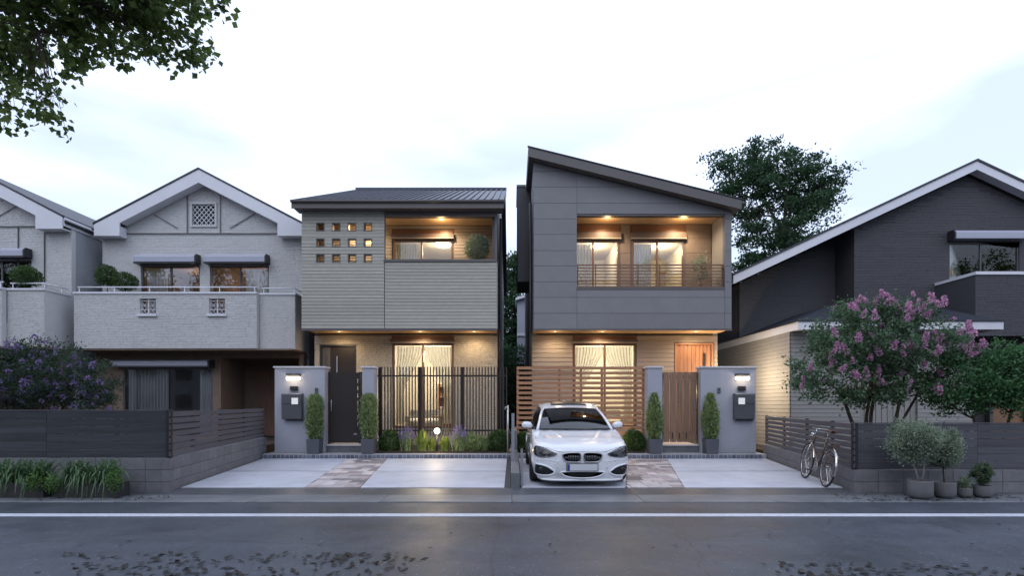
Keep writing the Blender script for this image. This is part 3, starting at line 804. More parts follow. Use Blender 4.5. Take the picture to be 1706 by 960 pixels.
    for i in range(-6, 6):
        for s in (1, -1):
            pts = []
            for k in range(0, 9):
                zz = z0 + H_ * k / 8; xq = (i + .5) * W_ / n + s * (k / 8) * W_ * .8 + (0 if s > 0 else W_ * .8)
                if 0 <= xq <= W_: pts.append((gw[0] + xq, YW + .0 + (.006 if s > 0 else -.006), zz))
            if len(pts) > 1: lt.tube([pts[0], pts[-1]], .011, 4)
    lt.obj('lattice', 'white_rail', t)
    fr = MB().box(gw[0] - .06, gw[0], YW - .05, YW + .09, z0 - .06, z1 + .06).box(gw[1], gw[1] + .06, YW - .05, YW + .09, z0 - .06, z1 + .06)
    fr.box(gw[0], gw[1], YW - .05, YW + .09, z1, z1 + .06).box(gw[0], gw[1], YW - .05, YW + .09, z0 - .06, z0).obj('vent_frame', 'white_joint', t)
    # balcony
    xs = X(428, 15.8) + dx
    zt_, zb_ = Z(490, 15.8), Z(581, 15.8)
    vent = [(X(233, 15.8) + dx, X(260, 15.8) + dx, 4.17, 4.63), (X(348, 15.8) + dx, X(375, 15.8) + dx, 4.17, 4.63)]
    b = MB(); wall(b, xl, xs, zb_, zt_, YB, YB + .14, vent)
    b.box(xs + .001, xr + .0, YB + .16, YB + .30, zb_, zt_ - .001)
    b.box(xl, xl + .14, YB + .141, YW - .001, zb_, zt_ - .001).box(xr - .14, xr, YB + .301, YW - .001, zb_, zt_ - .002)
    b.obj('balcony_wall', 'white_joint', t)
    brickwall(t, xl, xs, zb_, zt_ - .005, YB - .001, 'white_brick', holes=vent)
    brickwall(t, xs + .01, xr, zb_, zt_ - .005, YB + .159, 'white_brick')
    MB().box(xl + .14, xr - .14, YB + .31, YW - .002, zb_ + .06, zb_ + .30).obj('balcony_floor', 'render_grey', t)
    MB().box(xl - .01, xs + .01, YB - .04, YB + .17, zt_, zt_ + .06).box(xs + .011, xr + .02, YB + .12, YB + .33, zt_, zt_ + .058).box(xr - .16, xr + .02, YB + .331, YW - .04, zt_, zt_ + .056).obj('balcony_coping', 'white_paint', t)
    rail = MB(); zR = zt_ + .22
    rail.tube([(xl + .05, YB + .07, zR), (xs - .02, YB + .07, zR)], .02, 8).tube([(xs + .03, YB + .23, zR), (xr - .06, YB + .23, zR), (xr - .06, YW - .05, zR)], .02, 8)
    rl = rail.obj('handrail', 'white_rail', t, smooth=True)
    for q in range(6):
        x = xl + .1 + q * (xs - xl - .2) / 5; MB().tube([(x, YB + .07, zt_ + .055), (x, YB + .07, zR)], .014, 6).obj('baluster', 'white_rail', rl)
    for x, y in ((xs + .1, YB + .23), (xr - .06, YB + .23), (xr - .06, YW - .3)): MB().tube([(x, y, zt_ + .055), (x, y, zR)], .014, 6).obj('baluster', 'white_rail', rl)
    for v in vent:
        gr = MB(); cx = (v[0] + v[1]) / 2
        gr.box(cx - .008, cx + .008, YB + .02, YB + .04, v[2], v[3])
        for k in (1, 2, 3): zz = v[2] + (v[3] - v[2]) * k / 3.5; gr.box(v[0], v[1], YB + .042, YB + .055, zz - .007, zz + .007)
        for k in range(4):
            for r_ in range(2):
                px = v[0] + (k + .5) * (v[1] - v[0]) / 4; pz = v[2] + .1 + r_ * .16
                gr.tube([(px + .05 * math.cos(a), YB + .035, pz + .07 * math.sin(a)) for a in [q * math.pi / 5 for q in range(10)]], .006, 4, closed=True)
        gr.obj('vent_grille', 'white_rail', t)
        MB().box(v[0] - .04, v[1] + .05, YB - .07, YB - .002, v[2] - .075, v[2]).obj('sill', 'white_paint', t)
    # upper windows, shutter boxes
    for k, h in enumerate(hole1):
        w_ = window(t, h[0], h[1], h[2], h[3], YW + .02, 'alu', 'glass_refl', mull=[(h[0] + h[1]) / 2])
        MB().prism([(YW - .30, 5.95), (YW - .30, 6.12), (YW - .24, 6.19), (YW - .035, 6.19), (YW - .035, 5.95)], h[0] - .05, h[1] + .0, 'x').obj('shutter_box', 'shutter', t, bevel=.01)
        MB().prism([(YW - .31, 5.93), (YW - .31, 6.13), (YW - .24, 6.21), (YW - .035, 6.21), (YW - .035, 5.93)], h[1] + .001, h[1] + .05, 'x').obj('shutter_end', 'dark_metal', t)
        MB().box(h[0] - .05, h[1], YW - .28, YW - .035, 5.905, 5.948).obj('shutter_slot', 'dark_metal', t)
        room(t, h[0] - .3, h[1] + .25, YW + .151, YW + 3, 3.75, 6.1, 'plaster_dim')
    # ground floor
    lower = (X(205, 16.6) + dx, X(354, 16.6) + dx, .45, 2.60)
    ent = (X(368, 16.6) + dx, X(498, 16.6) + dx, .34, 2.92)
    wl2 = MB(); wall(wl2, xl + .002, xr - .002, .2, zb_ - .002, YW - .3, YW - .15, [lower, ent]); wl2.obj('ground_floor_wall', 'brown_wall', t)
    MB().box(xl + .004, xr - .004, YW - .149, YW + .001, 2.95, 3.10).obj('floor_slab', 'brown_wall', t)
    MB().box(xl + .01, xr - .01, YB + .02, YW - .301, zb_ - .05, zb_ - .001).obj('balcony_soffit', 'brown_wall', t)
    window(t, *lower, YW - .29, 'alu', 'glass_refl', mull=[(lower[0] + lower[1]) / 2])
    MB().prism([(YW - .58, 2.62), (YW - .62, 2.66), (YW - .60, 2.80), (YW - .50, 2.84), (YW - .301, 2.84), (YW - .301, 2.62)], lower[0] - .18, lower[1] + .02, 'x').obj('shutter_box', 'shutter', t, bevel=.008)
    MB().prism([(YW - .62, 2.60), (YW - .62, 2.82), (YW - .301, 2.86), (YW - .301, 2.60)], lower[1] + .021, lower[1] + .07, 'x').obj('shutter_end', 'dark_metal', t)
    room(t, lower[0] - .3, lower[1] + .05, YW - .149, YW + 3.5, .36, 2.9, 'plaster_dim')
    # entrance recess
    e0, e1 = ent[0], ent[1]
    MB().box(e0 - .1, e0, YW - .149, YW + 1.2, .34, 2.94).box(e1, e1 + .04, YW - .149, YW + 1.2, .34, 2.94).box(e0, e1, YW + 1.2, YW + 1.3, .34, 2.94).box(e0, e1, YW + .002, YW + 1.199, 2.925, 2.945).obj('porch_wall', 'brown_wall', t)
    d = thing('door', None, None, ((e0 + e1) / 2, YW + 1.17, .34)); del_ = d; d.parent = t; d.location = Vector((e0 + .9, YW + 1.15, .34)) - wloc(t)
    for k in range(6): piece('plank', .145, .04, 2.25, (e0 + .55 + k * .15, YW + 1.15, 1.5), 'brown_dark', d, ch=.004)
    MB().tube([(e0 + 1.52, YW + 1.09, 1.25), (e0 + 1.52, YW + 1.09, 1.75)], .018, 8).obj('handle', 'chrome', d)
    return t, hole1, lower, YW
wh, wh_h, wh_l, wh_y = white_house(0, 0, 'pale grey-white gabled house with long brick balcony, beside the sage sided house', True)
wh2, wh2_h, wh2_l, wh2_y = white_house(-6.98, -.67, 'pale gabled house cut off by the left edge of the picture', False)
y = wh_y + .22

h = wh_h[0]; curtain('grey-white drape in the left upper window of the pale gabled house', h[0] + .05, h[0] + .72, 3.97, 5.85, y, 6)
h = wh_h[1]; curtain('grey-white drape at the right side of the right upper window of the pale gabled house', h[1] - .85, h[1] - .05, 3.97, 5.85, y, 6)
h = wh_l; curtain('wide pale curtain in the left half of the ground floor window below the balcony', h[0] + .05, (h[0] + h[1]) / 2 - .08, .47, 2.56, wh_y - .1, 13)
curtain('narrow pale curtain in the right half of the ground floor window below the balcony', h[1] - .50, h[1] - .06, .47, 2.56, wh_y - .1, 6)
h = wh2_h[1]; curtain('pale drape in the upper window at the left edge of the picture', h[0] + .9, h[0] + 1.35, 3.97, 5.85, wh2_y + .22, 4)
for h in wh_h: lamp(wh, ((h[0] + h[1]) / 2, wh_y + 1.6, 5.6), 13, (1, .66, .44), .15)

# ================================================================== SAGE SIDED HOUSE (left of centre)
YF, YL = 15.3, 16.36
h1 = thing('sided_house', 'sage green sided house with square openings and lit balcony, left of the alley', 'house', (-3.3, 16.3, 0))
AX0, AX1, AXM = X(503, YF), X(828, YF), X(641, YF)
zT, zB = 7.10, Z(548, YF)
sq = []
for r_ in range(3):
    for c in range(4):
        px = 527 + c * 26.4; py = 371.5 + r_ * 26.2
        sq.append((X(px, YF), X(px + 14.2, YF), Z(py + 14.2, YF), Z(py, YF)))
wb = MB(); wall(wb, AX0, AXM, zB, zT, YF, YF + .14, sq)
op = (AXM, AX1 - .07, Z(437, YF), Z(361, YF))
wall(wb, AXM, AX1, zB, Z(437, YF), YF, YF + .14)
wb.obj('front_wall', 'siding_back', h1)
clad(h1, 'siding_board', AX0, AXM - .012, zB + .003, zT, YF - .012, .0975, sq, 'siding_green')
clad(h1, 'siding_board', AXM + .012, AX1 - .01, zB + .003, op[2] - .003, YF - .012, .0975, [], 'siding_green')
MB().box(AX1 - .008, AX1 + .012, YF - .03, YF + .14, zB + .002, op[2]).obj('corner_trim', 'siding_green', h1)
for s in sq:
    fr = MB(); e = .022
    fr.box(s[0], s[0] + e, YF - .03, YF + .12, s[2], s[3]).box(s[1] - e, s[1], YF - .03, YF + .12, s[2], s[3]).box(s[0] + e, s[1] - e, YF - .03, YF + .12, s[2], s[2] + e).box(s[0] + e, s[1] - e, YF - .03, YF + .12, s[3] - e, s[3])
    fr.obj('opening_frame', 'fascia_brown', h1)
MB().box(AXM + .002, AX1 - .002, YF - .03, YF + .15, Z(361, YF), Z(350, YF)).obj('header_beam', 'fascia_brown', h1)
MB().box(AXM - .02, AX1 - .005, YF - .05, YF + .17, op[2] + .001, op[2] + .075).obj('balcony_coping', 'fascia_brown', h1)
MB().box(AX1 - .065, AX1 - .003, YF - .02, YF + .13, op[2] + .077, op[3] - .001).obj('corner_post', 'fascia_brown', h1)
# side walls and rear
zridge = 10.1
def zroof(Y): return 7.26 + (Y - 15.0) * (zridge - 7.26) / (21.3 - 15.0)
for x in (AX0, AX1 - .14):
    MB().prism([(YF + .141, zB), (YL - .001, zB), (YL - .001, .1), (27, .1), (27, zroof(15.6) - .3), (21.3, zridge - .3), (YF + .141, zroof(YF + .14) - .3)], x, x + .14, 'x').obj('side_wall', 'fascia_brown', h1)
MB().box(AX0 + .141, AX1 - .141, 26.8, 27, .1, 7.0).obj('rear_wall', 'siding_back', h1)
# back wall of the balcony and ground floor wall (one plane)
uw = (X(655.5, YL), X(754, YL), 4.62, Z(400, YL))
lw = (X(654.5, YL), X(755, YL), Z(713, YL), Z(573, YL))
ud = (X(533.5, YL), X(593, YL), .36, Z(575, YL))
zc1 = Z(376, YL)
bw_ = MB(); wall(bw_, AX0 + .142, AX1 - .142, 4.50, zc1, YL, YL + .14, [uw]); bw_.obj('balcony_back_wall', 'siding_back', h1)
clad(h1, 'siding_board', AX0 + .145, AX1 - .145, 4.52, zc1 - .01, YL - .012, .0975, [(uw[0] - .05, uw[1] + .05, 0, 6.9)], 'siding_tan')
gl = MB(); wall(gl, AX0 + .002, AX1 - .0, .2, 3.62, YL + .001, YL + .141, [lw, ud]); gl.obj('ground_floor_wall', 'tan_joint', h1)
brickwall(h1, AX0 - .03, AX1 - .01, .2, 3.58, YL, 'tan_brick', holes=[(lw[0] - .02, lw[1] + .02, lw[2] - .02, 9), (ud[0] - .02, ud[1] + .02, 0, ud[3] + .02)], bw=.19, bh=.06, d0=.004, d1=.014)
def plank_soffit(parent, x0, x1, y0, y1, z, n, m='soffit_wood', t=.03, name='soffit_board'):
    h = (y1 - y0) / n
    for i in range(n): piece(name, x1 - x0, h - .006, t, ((x0 + x1) / 2, y0 + h * (i + .5), z + t / 2), m, parent)
plank_soffit(h1, AX0 + .15, AX1 - .15, YF + .16, YL - .03, zc1, 8)
MB().box(AX0 + .143, AX1 - .143, YF + .142, YL - .002, zc1 + .035, zc1 + .1).obj('balcony_ceiling', 'siding_back', h1)
MB().box(AX0 + .141, AX1 - .141, YF + .142, YL - .001, 4.36, 4.50).obj('balcony_floor', 'coping', h1)
MB().box(AX0 + .02, AX1 - .02, YF + .142, YL - .001, zB + .035, zB + .10).obj('overhang_slab', 'siding_back', h1)
plank_soffit(h1, AX0 + .02, AX1 - .02, YF + .03, YL - .04, zB - .005, 8)
MB().box(AX0 - .01, AX1 + .015, YF - .035, YF + .028, zB - .06, zB - .002).obj('drip_edge', 'fascia_brown', h1)
# roof
ro = MB().prism([(15.0, 7.26), (21.3, zridge), (27.6, 7.26), (27.6, 7.10), (21.3, zridge - .16), (15.0, 7.10)], X(487, 15.0), -.256, 'x'); rf = ro.obj('roof', 'roof_metal', h1)
MB().box(X(487, 15.0) - .01, -.246, 14.96, 14.998, 7.03, 7.245).obj('fascia', 'fascia_brown', h1)
for x in (X(487, 15.0) - .03, -.256):
    MB().prism([(15.0, 7.03), (15.0, 7.29), (21.3, zridge + .03), (21.3, zridge - .22)], x, x + .03, 'x').obj('verge_board', 'fascia_brown', h1)
MB().box(X(487, 15) + .02, -.27, 15.0, 15.45, 7.045, 7.095).obj('eave_soffit', 'fascia_brown', h1)
xs_ = X(487, 15.0) + .1
ang = math.atan2(zridge - 7.26, 6.3)
while xs_ < -.3:
    piece('seam', .03, 6.3 / math.cos(ang), .045, (xs_, 18.15, (7.26 + zridge) / 2 + .022), 'roof_metal', rf, rot=(ang, 0, 0)); xs_ += .205
MB().box(X(487, 15) - .04, -.22, 21.18, 21.42, zridge - .02, zridge + .06).obj('ridge_cap', 'roof_metal', rf)
MB().tube([(X(487, 15) - .02, 14.93, 7.22), (-.23, 14.93, 7.22)], .045, 8).obj('rain_gutter', 'fascia_brown', h1, smooth=True)
# windows
def shut_brown(parent, x0, x1, z0, z1, y):
    MB().box(x0 - .03, x1 + .03, y - .03, y - .002, z0 + (z1 - z0) * .45, z1).obj('shutter_recess', 'bronze', parent)
    MB().prism([(y - .13, z0 + .01), (y - .13, z0 + (z1 - z0) * .42), (y - .11, z0 + (z1 - z0) * .45), (y - .002, z0 + (z1 - z0) * .45), (y - .002, z0 + .01)], x0 - .05, x1 + .05, 'x').obj('shutter_box', 'shutter_brown', parent)
    MB().box(x0 - .05, x1 + .05, y - .14, y - .002, z0 - .022, z0 + .008).obj('shutter_rail', 'siding_tan', parent)
window(h1, *uw, YL - .02, 'bronze', mull=[X(702.5, YL)], fw=.05, d=.1)
shut_brown(h1, uw[0], uw[1], uw[3] + .03, Z(383, YL), YL)
window(h1, *lw, YL - .02, 'bronze', mull=[X(704.5, YL)], fw=.055, d=.1)
shut_brown(h1, lw[0], lw[1], lw[3] + .03, 3.58, YL)
room(h1, uw[0] - .5, uw[1] + .4, YL + .141, YL + 3.6, 4.55, 6.95)
room(h1, lw[0] - .5, lw[1] + .5, YL + .142, YL + 3.6, .45, 3.5)
dd = thing('entrance_door', None, None); dd.parent = h1; dd.location = Vector(((ud[0] + ud[1]) / 2, YL + .05, .36)) - wloc(h1)
MB().box(ud[0], ud[0] + .05, YL - .01, YL + .12, ud[2], ud[3]).box(ud[1] - .05, ud[1], YL - .01, YL + .12, ud[2], ud[3]).box(ud[0] + .05, ud[1] - .05, YL - .01, YL + .12, ud[3] - .05, ud[3]).obj('door_frame', 'dark_metal', dd)
MB().box(ud[0] + .05, ud[0] + .30, YL + .04, YL + .08, ud[2], ud[3] - .05).obj('side_panel', 'fascia_brown', dd)
MB().box(ud[0] + .31, ud[1] - .05, YL + .03, YL + .08, ud[2], ud[3] - .05).obj('door_leaf', 'black_bar', dd)
MB().box(ud[0] + .16, ud[0] + .20, YL + .025, YL + .039, ud[3] - 1.9, ud[3] - .25).obj('glass_slot', 'alu', dd)
MB().tube([(ud[0] + .53, YL - .02, ud[3] - 1.6), (ud[0] + .53, YL - .02, ud[3] - .35)], .02, 8).obj('handle', 'steel', dd)
# downpipe and wall strip on the alley side
MB().tube([(-.33, 15.75, .2), (-.33, 15.75, 7.0)], .045, 10).obj('downpipe', 'dark_metal', h1, smooth=True)
# inside: lamps, curtains, furniture
def ceiling_light(label, x, y, z, r, power):
    t = thing('ceiling_light', label, 'ceiling lamp', (x, y, z), group='round ceiling lamps in the upper rooms')
    MB().lathe([(.02, 0), (r * .7, -.01), (r, -.06), (r * .98, -.10), (r * .6, -.15), (.001, -.165)], (x, y, z), 24).obj('lamp_shade', 'lamp_disc', t, smooth=True)
    MB().lathe([(.001, .03), (.09, .03), (.09, -.005), (.001, -.005)], (x, y, z), 12).obj('ceiling_rose', 'white_paint', t)
    lamp(t, (x, y, z - .32), power, (1, .78, .50), .14)
    return t
ceiling_light('round glowing ceiling lamp behind the balcony window of the sage sided house', X(738, 18.0), 18.0, Z(404, 18.0), .28, 64)
h = uw; curtain('cream drapes in the left half of the lit balcony window of the sage sided house', h[0] + .06, X(693, YL), 4.66, h[3] - .06, YL + .24, 8, 'curtain_warm')
def downlight(label, x, y, z, p, grp='recessed downlights in the lit wooden soffits', spot=130):
    t = thing('downlight', label, 'downlight', (x, y, z), group=grp)
    MB().lathe([(.055, .0), (.055, -.012), (.04, -.012), (.04, -.004)], (x, y, z), 14).obj('trim_ring', 'white_paint', t)
    MB().lathe([(.04, -.005), (.001, -.005)], (x, y, z), 14).obj('lens', 'lamp_small', t)
    lamp(t, (x, y, z - .03), p * 2.2, (1, .75, .47), .05, kind='SPOT', spot=160)
    lamp(t, (x, y, z - .24), p * .17, (1, .68, .36), .09, name='soffit_fill')  # added fill light hung below the fitting, brightens the soffit boards
    return t
downlight('small downlight in the balcony ceiling of the sage sided house', X(735, 15.8), 15.8, zc1 - .001, 62)
downlight('added unseen downlight in the covered balcony behind the wall of square openings', X(600, 15.9), 15.9, zc1 - .001, 60)  # unseen lamp, added to brighten the square openings from behind
downlight('downlight under the overhang above the dark entrance door', X(565, 15.85), 15.85, zB - .007, 20)
downlight('downlight under the overhang of the sage house above the big window', X(700, 15.85), 15.85, zB - .007, 26)
downlight('downlight under the overhang of the sage house near its alley corner', X(790, 15.85), 15.85, zB - .007, 26)
def sweepf(a, b, left):
    def f(t):
        u = min(1, t / .62); k = 1 - .72 * (u * u * (3 - 2 * u)) + .10 * max(0, t - .62)
        return (a, a + (b - a) * k) if left else (b - (b - a) * k, b)
    return f
h = lw; wd_ = h[1] - h[0]; xm = X(704.5, YL)
curtain('lace curtain swept to the left behind the tall window of the sage sided house', h[0] + .06, xm - .02, .85, h[3] - .06, YL + .22, 9, 'curtain_warm', sweep=sweepf(h[0] + .06, xm - .02, True))
curtain('lace curtain swept to the right behind the tall window of the sage sided house', xm + .02, h[1] - .06, .85, h[3] - .06, YL + .22, 9, 'curtain_warm', sweep=sweepf(xm + .02, h[1] - .06, False))
lamp(h1, (-2.7, YL + 1.5, 3.1), 300, (1, .86, .66), .2, name='room_lamp')
def side_table(label, x, y, z):
    t = thing('side_table', label, 'table', (x, y, z))
    MB().lathe([(.001, .62), (.32, .62), (.33, .60), (.32, .58), (.001, .58)], (x, y, z), 20).obj('table_top', 'furn', t)
    MB().tube([(x, y, z), (x, y, z + .58)], .03, 8).obj('pedestal', 'furn', t)
    MB().lathe([(.001, .0), (.2, .0), (.2, .03), (.03, .05)], (x, y, z), 16).obj('base', 'furn', t)
def chair(label, x, y, z, a):
    t = thing('chair', label, 'chair', (x, y, z), (0, 0, a))
    MB().box(-.22, .22, -.22, .22, .42, .47).obj('seat', 'furn', t, local=True, bevel=.01)
    for sx in (-1, 1):
        for sy in (-1, 1): MB().bar((sx * .19, sy * .19, 0), (sx * .19, sy * .19, .42), .035).obj('leg', 'furn', t, local=True)
        MB().bar((sx * .19, .2, .47), (sx * .19, .26, .98), .03).obj('back_post', 'furn', t, local=True)
    for k in range(3): MB().bar((-.18, .21 + k * .02, .58 + k * .15), (.18, .21 + k * .02, .58 + k * .15), .05, .02).obj('back_rail', 'furn', t, local=True)
def sofa(label, x, y, z, w_):
    t = thing('sofa', label, 'sofa', (x, y, z))
    MB().box(x - w_ / 2, x + w_ / 2, y - .35, y + .35, z + .1, z + .38).obj('base', 'pot_grey', t, bevel=.03)
    MB().box(x - w_ / 2, x + w_ / 2, y + .2, y + .42, z + .385, z + .8).obj('backrest', 'pot_grey', t, bevel=.04)
    for s in (-1, 1): MB().box(x + s * w_ / 2 - .1, x + s * w_ / 2 + .1, y - .36, y + .19, z + .385, z + .58).obj('armrest', 'pot_grey', t, bevel=.03)
    for s in (-.5, .5): MB().box(x + s * w_ * .45 - w_ * .2, x + s * w_ * .45 + w_ * .2, y - .33, y + .18, z + .39, z + .5).obj('cushion', 'curtain', t, bevel=.03)
side_table('round wooden side table inside the tall window of the sage sided house', -2.35, YL + 1.3, .45)
chair('wooden chair by the side table inside the tall window', -1.95, YL + 1.9, .45, .5)
sofa('grey sofa with pale cushions inside the tall window, by the left curtain', -3.1, YL + 2.6, .45, 1.2)
bk = thing('bookcase', 'wooden bookcase with rows of books inside the tall window of the sage sided house', 'bookcase', (-2.2, YL + 3.2, .45))
MB().box(-2.75, -2.70, YL + 3.1, YL + 3.5, .45, 2.2).box(-1.75, -1.70, YL + 3.1, YL + 3.5, .45, 2.2).box(-2.70, -1.75, YL + 3.46, YL + 3.5, .45, 2.2).obj('case', 'furn', bk)
for k in range(5):
    MB().box(-2.70, -1.75, YL + 3.1, YL + 3.459, .50 + k * .4, .53 + k * .4).obj('shelf', 'furn', bk)
vs_ = thing('vase', 'tall pale vase standing on the round side table', 'vase', (-2.35, YL + 1.3, 1.07))
MB().lathe([(.001, 0), (.07, 0), (.10, .12), (.05, .26), (.06, .30), (.045, .30), (.04, .25)], (-2.35, YL + 1.3, 1.071), 16).obj('body', 'white_paint', vs_, smooth=True)

# ================================================================== GREY PANEL HOUSE (right of centre)
h2 = thing('panel_house', 'grey panelled house with steep mono-pitch roof and railed balcony, behind the white car', 'house', (3.4, 16.3, 0))
BX0, BX1, BXM, BXR = X(889, YF), X(1218.5, YF), X(961, YF), X(1207, YF)
def zu(x): return 8.49 - .248 * (x - .63)
zo0, zo1 = Z(483, YF), Z(358, YF)
pb = MB()
pb.prism([(BX0, zB), (BXM, zB), (BXM, zu(BXM)), (BX0, zu(BX0))], YF, YF + .14)
pb.box(BXM, BXR, YF, YF + .14, zB, zo0)
pb.prism([(BXM, zo1), (BXR, zo1), (BXR, zu(BXR)), (BXM, zu(BXM))], YF, YF + .14)
pb.prism([(BXR, zB), (BX1, zB), (BX1, zu(BX1)), (BXR, zu(BXR))], YF, YF + .14)
pb.obj('front_wall', 'panel_joint', h2)
def panel(x0, x1, z0, z1, g=.0045):
    x0 += g; x1 -= g; z0 += g; z1 -= g
    if min(zu(x0), zu(x1)) - .03 >= z1: pts = [(x0, z0), (x1, z0), (x1, z1), (x0, z1)]
    else:
        a, b = zu(x0) - .03, zu(x1) - .03
        if a <= z0 + .01: return
        if b >= z1: return
        pts = [(x0, z0)]
        if b > z0: pts += [(x1, z0), (x1, b)]
        else: pts += [(x0 + (a - z0) / .248, z0)]
        if a > z1: pts += [(x0 + (a - z1) / .248, z1), (x0, z1)]
        else: pts += [(x0, a)]
    MB().prism(pts, YF - .022, YF - .001).obj('wall_panel', 'panel_grey', h2)
js = [Z(p, YF) for p in (548.5, 522.5, 496, 470, 443.5, 418, 391, 365, 339, 312, 286, 259)]
for a, b in zip(js, js[1:]): panel(BX0, BXM, a, b)
for a, b in zip(js, js[1:]): panel(BXR, BX1, a, b)
panel(BXM, BXR, js[0], js[1]); panel(BXM, BXR, js[1], js[2]); panel(BXM, BXR, js[2], zo0)
js2 = [zo1 + .02] + js[8:]
for a, b in zip(js2, js2[1:]): panel(BXM, BXR, a, b)
for z, (a, b) in [(zo1, (BXM, BXR)), (zo0 - .0, (BXM, BXR))]:
    MB().box(a, b, YF - .035, YF + .16, z - (.0 if z == zo0 else .035), z + (.07 if z == zo0 else .0)).obj('opening_trim', 'fascia_brown', h2)
MB().box(BX0 - .01, BX1 + .01, YF - .035, YF + .028, zB - .05, zB - .002).obj('drip_edge', 'fascia_brown', h2)
# side walls
for x in (BX0, BX1 - .14):
    MB().prism([(YF + .141, zB), (YL - .001, zB), (YL - .001, .1), (26, .1), (26, zu(x) - .05), (YF + .141, zu(x) - .05)], x, x + .14, 'x').obj('side_wall', 'panel_grey', h2)
MB().prism([(BX0 + .141, .1), (BX1 - .141, .1), (BX1 - .141, 7.0), (BX0 + .141, 8.3)], 25.8, 26).obj('rear_wall', 'panel_joint', h2)
rf2 = MB().prism([(.46, 8.78), (6.51, 7.28), (6.51, 7.20), (.46, 8.70)], 15.0, 26.2).obj('roof', 'roof_metal', h2)
MB().prism([(.46, 8.755), (6.51, 7.255), (6.50, 7.00), (.47, 8.50)], 14.96, 14.998).obj('fascia', 'fascia_brown', h2)
MB().prism([(.47, 8.695), (6.50, 7.195), (6.50, 7.03), (.47, 8.53)], 15.0, 26.1).obj('roof_underside', 'fascia_brown', h2)
for z_ in (0,): MB().prism([(.44, 8.80), (6.53, 7.295), (6.53, 7.265), (.44, 8.77)], 14.94, 15.0).obj('verge_cap', 'dark_metal', h2)
MB().tube([(6.56, 15.0, 7.2), (6.56, 26, 7.2)], .05, 8).obj('rain_gutter', 'fascia_brown', h2, smooth=True)
# dark projecting shaft on the alley side
MB().box(.17, .625, 17.4, 19.2, Z(470, 17.4), Z(312, 17.4)).obj('side_shaft', 'dark_metal', h2, bevel=.02)
MB().box(.15, .45, 17.38, 19.22, Z(312, 17.4) + .001, Z(308, 17.4)).obj('shaft_cap', 'fascia_brown', h2)
MB().tube([(.56, 16.1, .2), (.56, 16.1, 7.6)], .045, 10).obj('downpipe', 'dark_metal', h2, smooth=True)
# balcony
zc2 = Z(374, YL)
w1 = (X(948, YL), X(1031, YL), 4.62, Z(400.5, YL)); w2 = (X(1053, YL), X(1139.5, YL), 4.62, Z(400.5, YL))
bb = MB(); wall(bb, BX0 + .142, BX1 - .142, 4.3, zc2, YL, YL + .14, [w1, w2]); bb.obj('balcony_back_wall', 'panel_joint', h2)
js3 = [4.35, 4.8, 5.25, 5.7, 6.15, 6.6, zc2 - .01]
for a, b in zip(js3, js3[1:]):
    for p, q, c, d in rects(BX0 + .145, BXR, a, b, [(w1[0] - .05, w1[1] + .05, 0, 9), (w2[0] - .05, w2[1] + .05, 0, 9)]):
        if q - p > .05: piece('back_panel', q - p - .01, .02, d - c - .008, ((p + q) / 2, YL - .011, (c + d) / 2), 'back_panel', h2)
plank_soffit(h2, BX0 + .15, BXR + .02, YF + .165, YL - .03, zc2, 8)
MB().box(BX0 + .143, BX1 - .143, YF + .142, YL - .002, zc2 + .035, zc2 + .1).obj('balcony_ceiling', 'siding_back', h2)
MB().box(BX0 + .141, BX1 - .141, YF + .142, YL - .001, 4.2, 4.34).obj('balcony_floor', 'coping', h2)
for k in range(7):
    y0 = YF + .17 + k * .125; piece('reveal_plank', .02, .119, zc2 - 4.36, (BXR + .035, y0 + .06, (zc2 + 4.35) / 2), 'annex_siding', h2)
MB().box(BXR + .048, BX1 - .141, YF + .142, YL - .003, 4.35, zc2 - .002).obj('reveal_wall', 'siding_back', h2)
MB().box(BXM - .142, BXM - .0, YF + .142, YF + .25, 4.35, zc2 - .002).obj('reveal_wall', 'panel_joint', h2)
MB().box(BX0 + .02, BX1 - .02, YF + .142, YL - .001, zB + .035, zB + .10).obj('overhang_slab', 'siding_back', h2)
plank_soffit(h2, BX0 + .02, BX1 - .02, YF + .03, YL - .04, zB - .005, 8)
rl = thing('balcony_railing', None, None); rl.parent = h2; rl.location = Vector((4, YF + .05, 4.9)) - wloc(h2)
zr0, zr1 = zo0 + .10, Z(441, YF)
for k in range(8):
    z = zr0 + (zr1 - zr0) * k / 7; piece('rail', BXR - BXM - .01, .022, .026 if k < 7 else .034, ((BXM + BXR) / 2, YF + .05, z), 'bronze', rl)
for px in (963, 993, 1064, 1100, 1171, 1205):
    piece('rail_post', .028, .03, zr1 - zo0 - .07, (X(px, YF), YF + .082, (zr1 + zo0 + .07) / 2), 'bronze', rl)
window(h2, *w1, YL - .02, 'bronze', mull=[X(988, YL)], fw=.05, d=.1); shut_brown(h2, w1[0], w1[1], w1[3] + .03, zc2 - .02, YL)
window(h2, *w2, YL - .02, 'bronze', mull=[X(1095, YL)], fw=.05, d=.1); shut_brown(h2, w2[0], w2[1], w2[3] + .03, zc2 - .02, YL)
room(h2, w1[0] - .4, w1[1] + .15, YL + .142, YL + 3.4, 4.45, 6.85)
room(h2, w2[0] - .15, w2[1] + .4, YL + .142, YL + 3.4, 4.45, 6.85)
ceiling_light('round glowing ceiling lamp behind the left balcony window of the grey panelled house', X(990, 18), 18.0, Z(404, 18), .20, 60)
ceiling_light('large round glowing ceiling lamp behind the right balcony window of the grey panelled house', X(1099, 18), 18.0, Z(404, 18), .28, 64)
curtain('cream drape in the left balcony window of the grey panelled house', w1[0] + .06, X(987, YL), 4.5, w1[3] - .06, YL + .24, 7, 'curtain_warm')
curtain('sheer drape in the right balcony window of the grey panelled house', w2[0] + .06, X(1088, YL), 4.5, w2[3] - .06, YL + .24, 8, 'curtain')
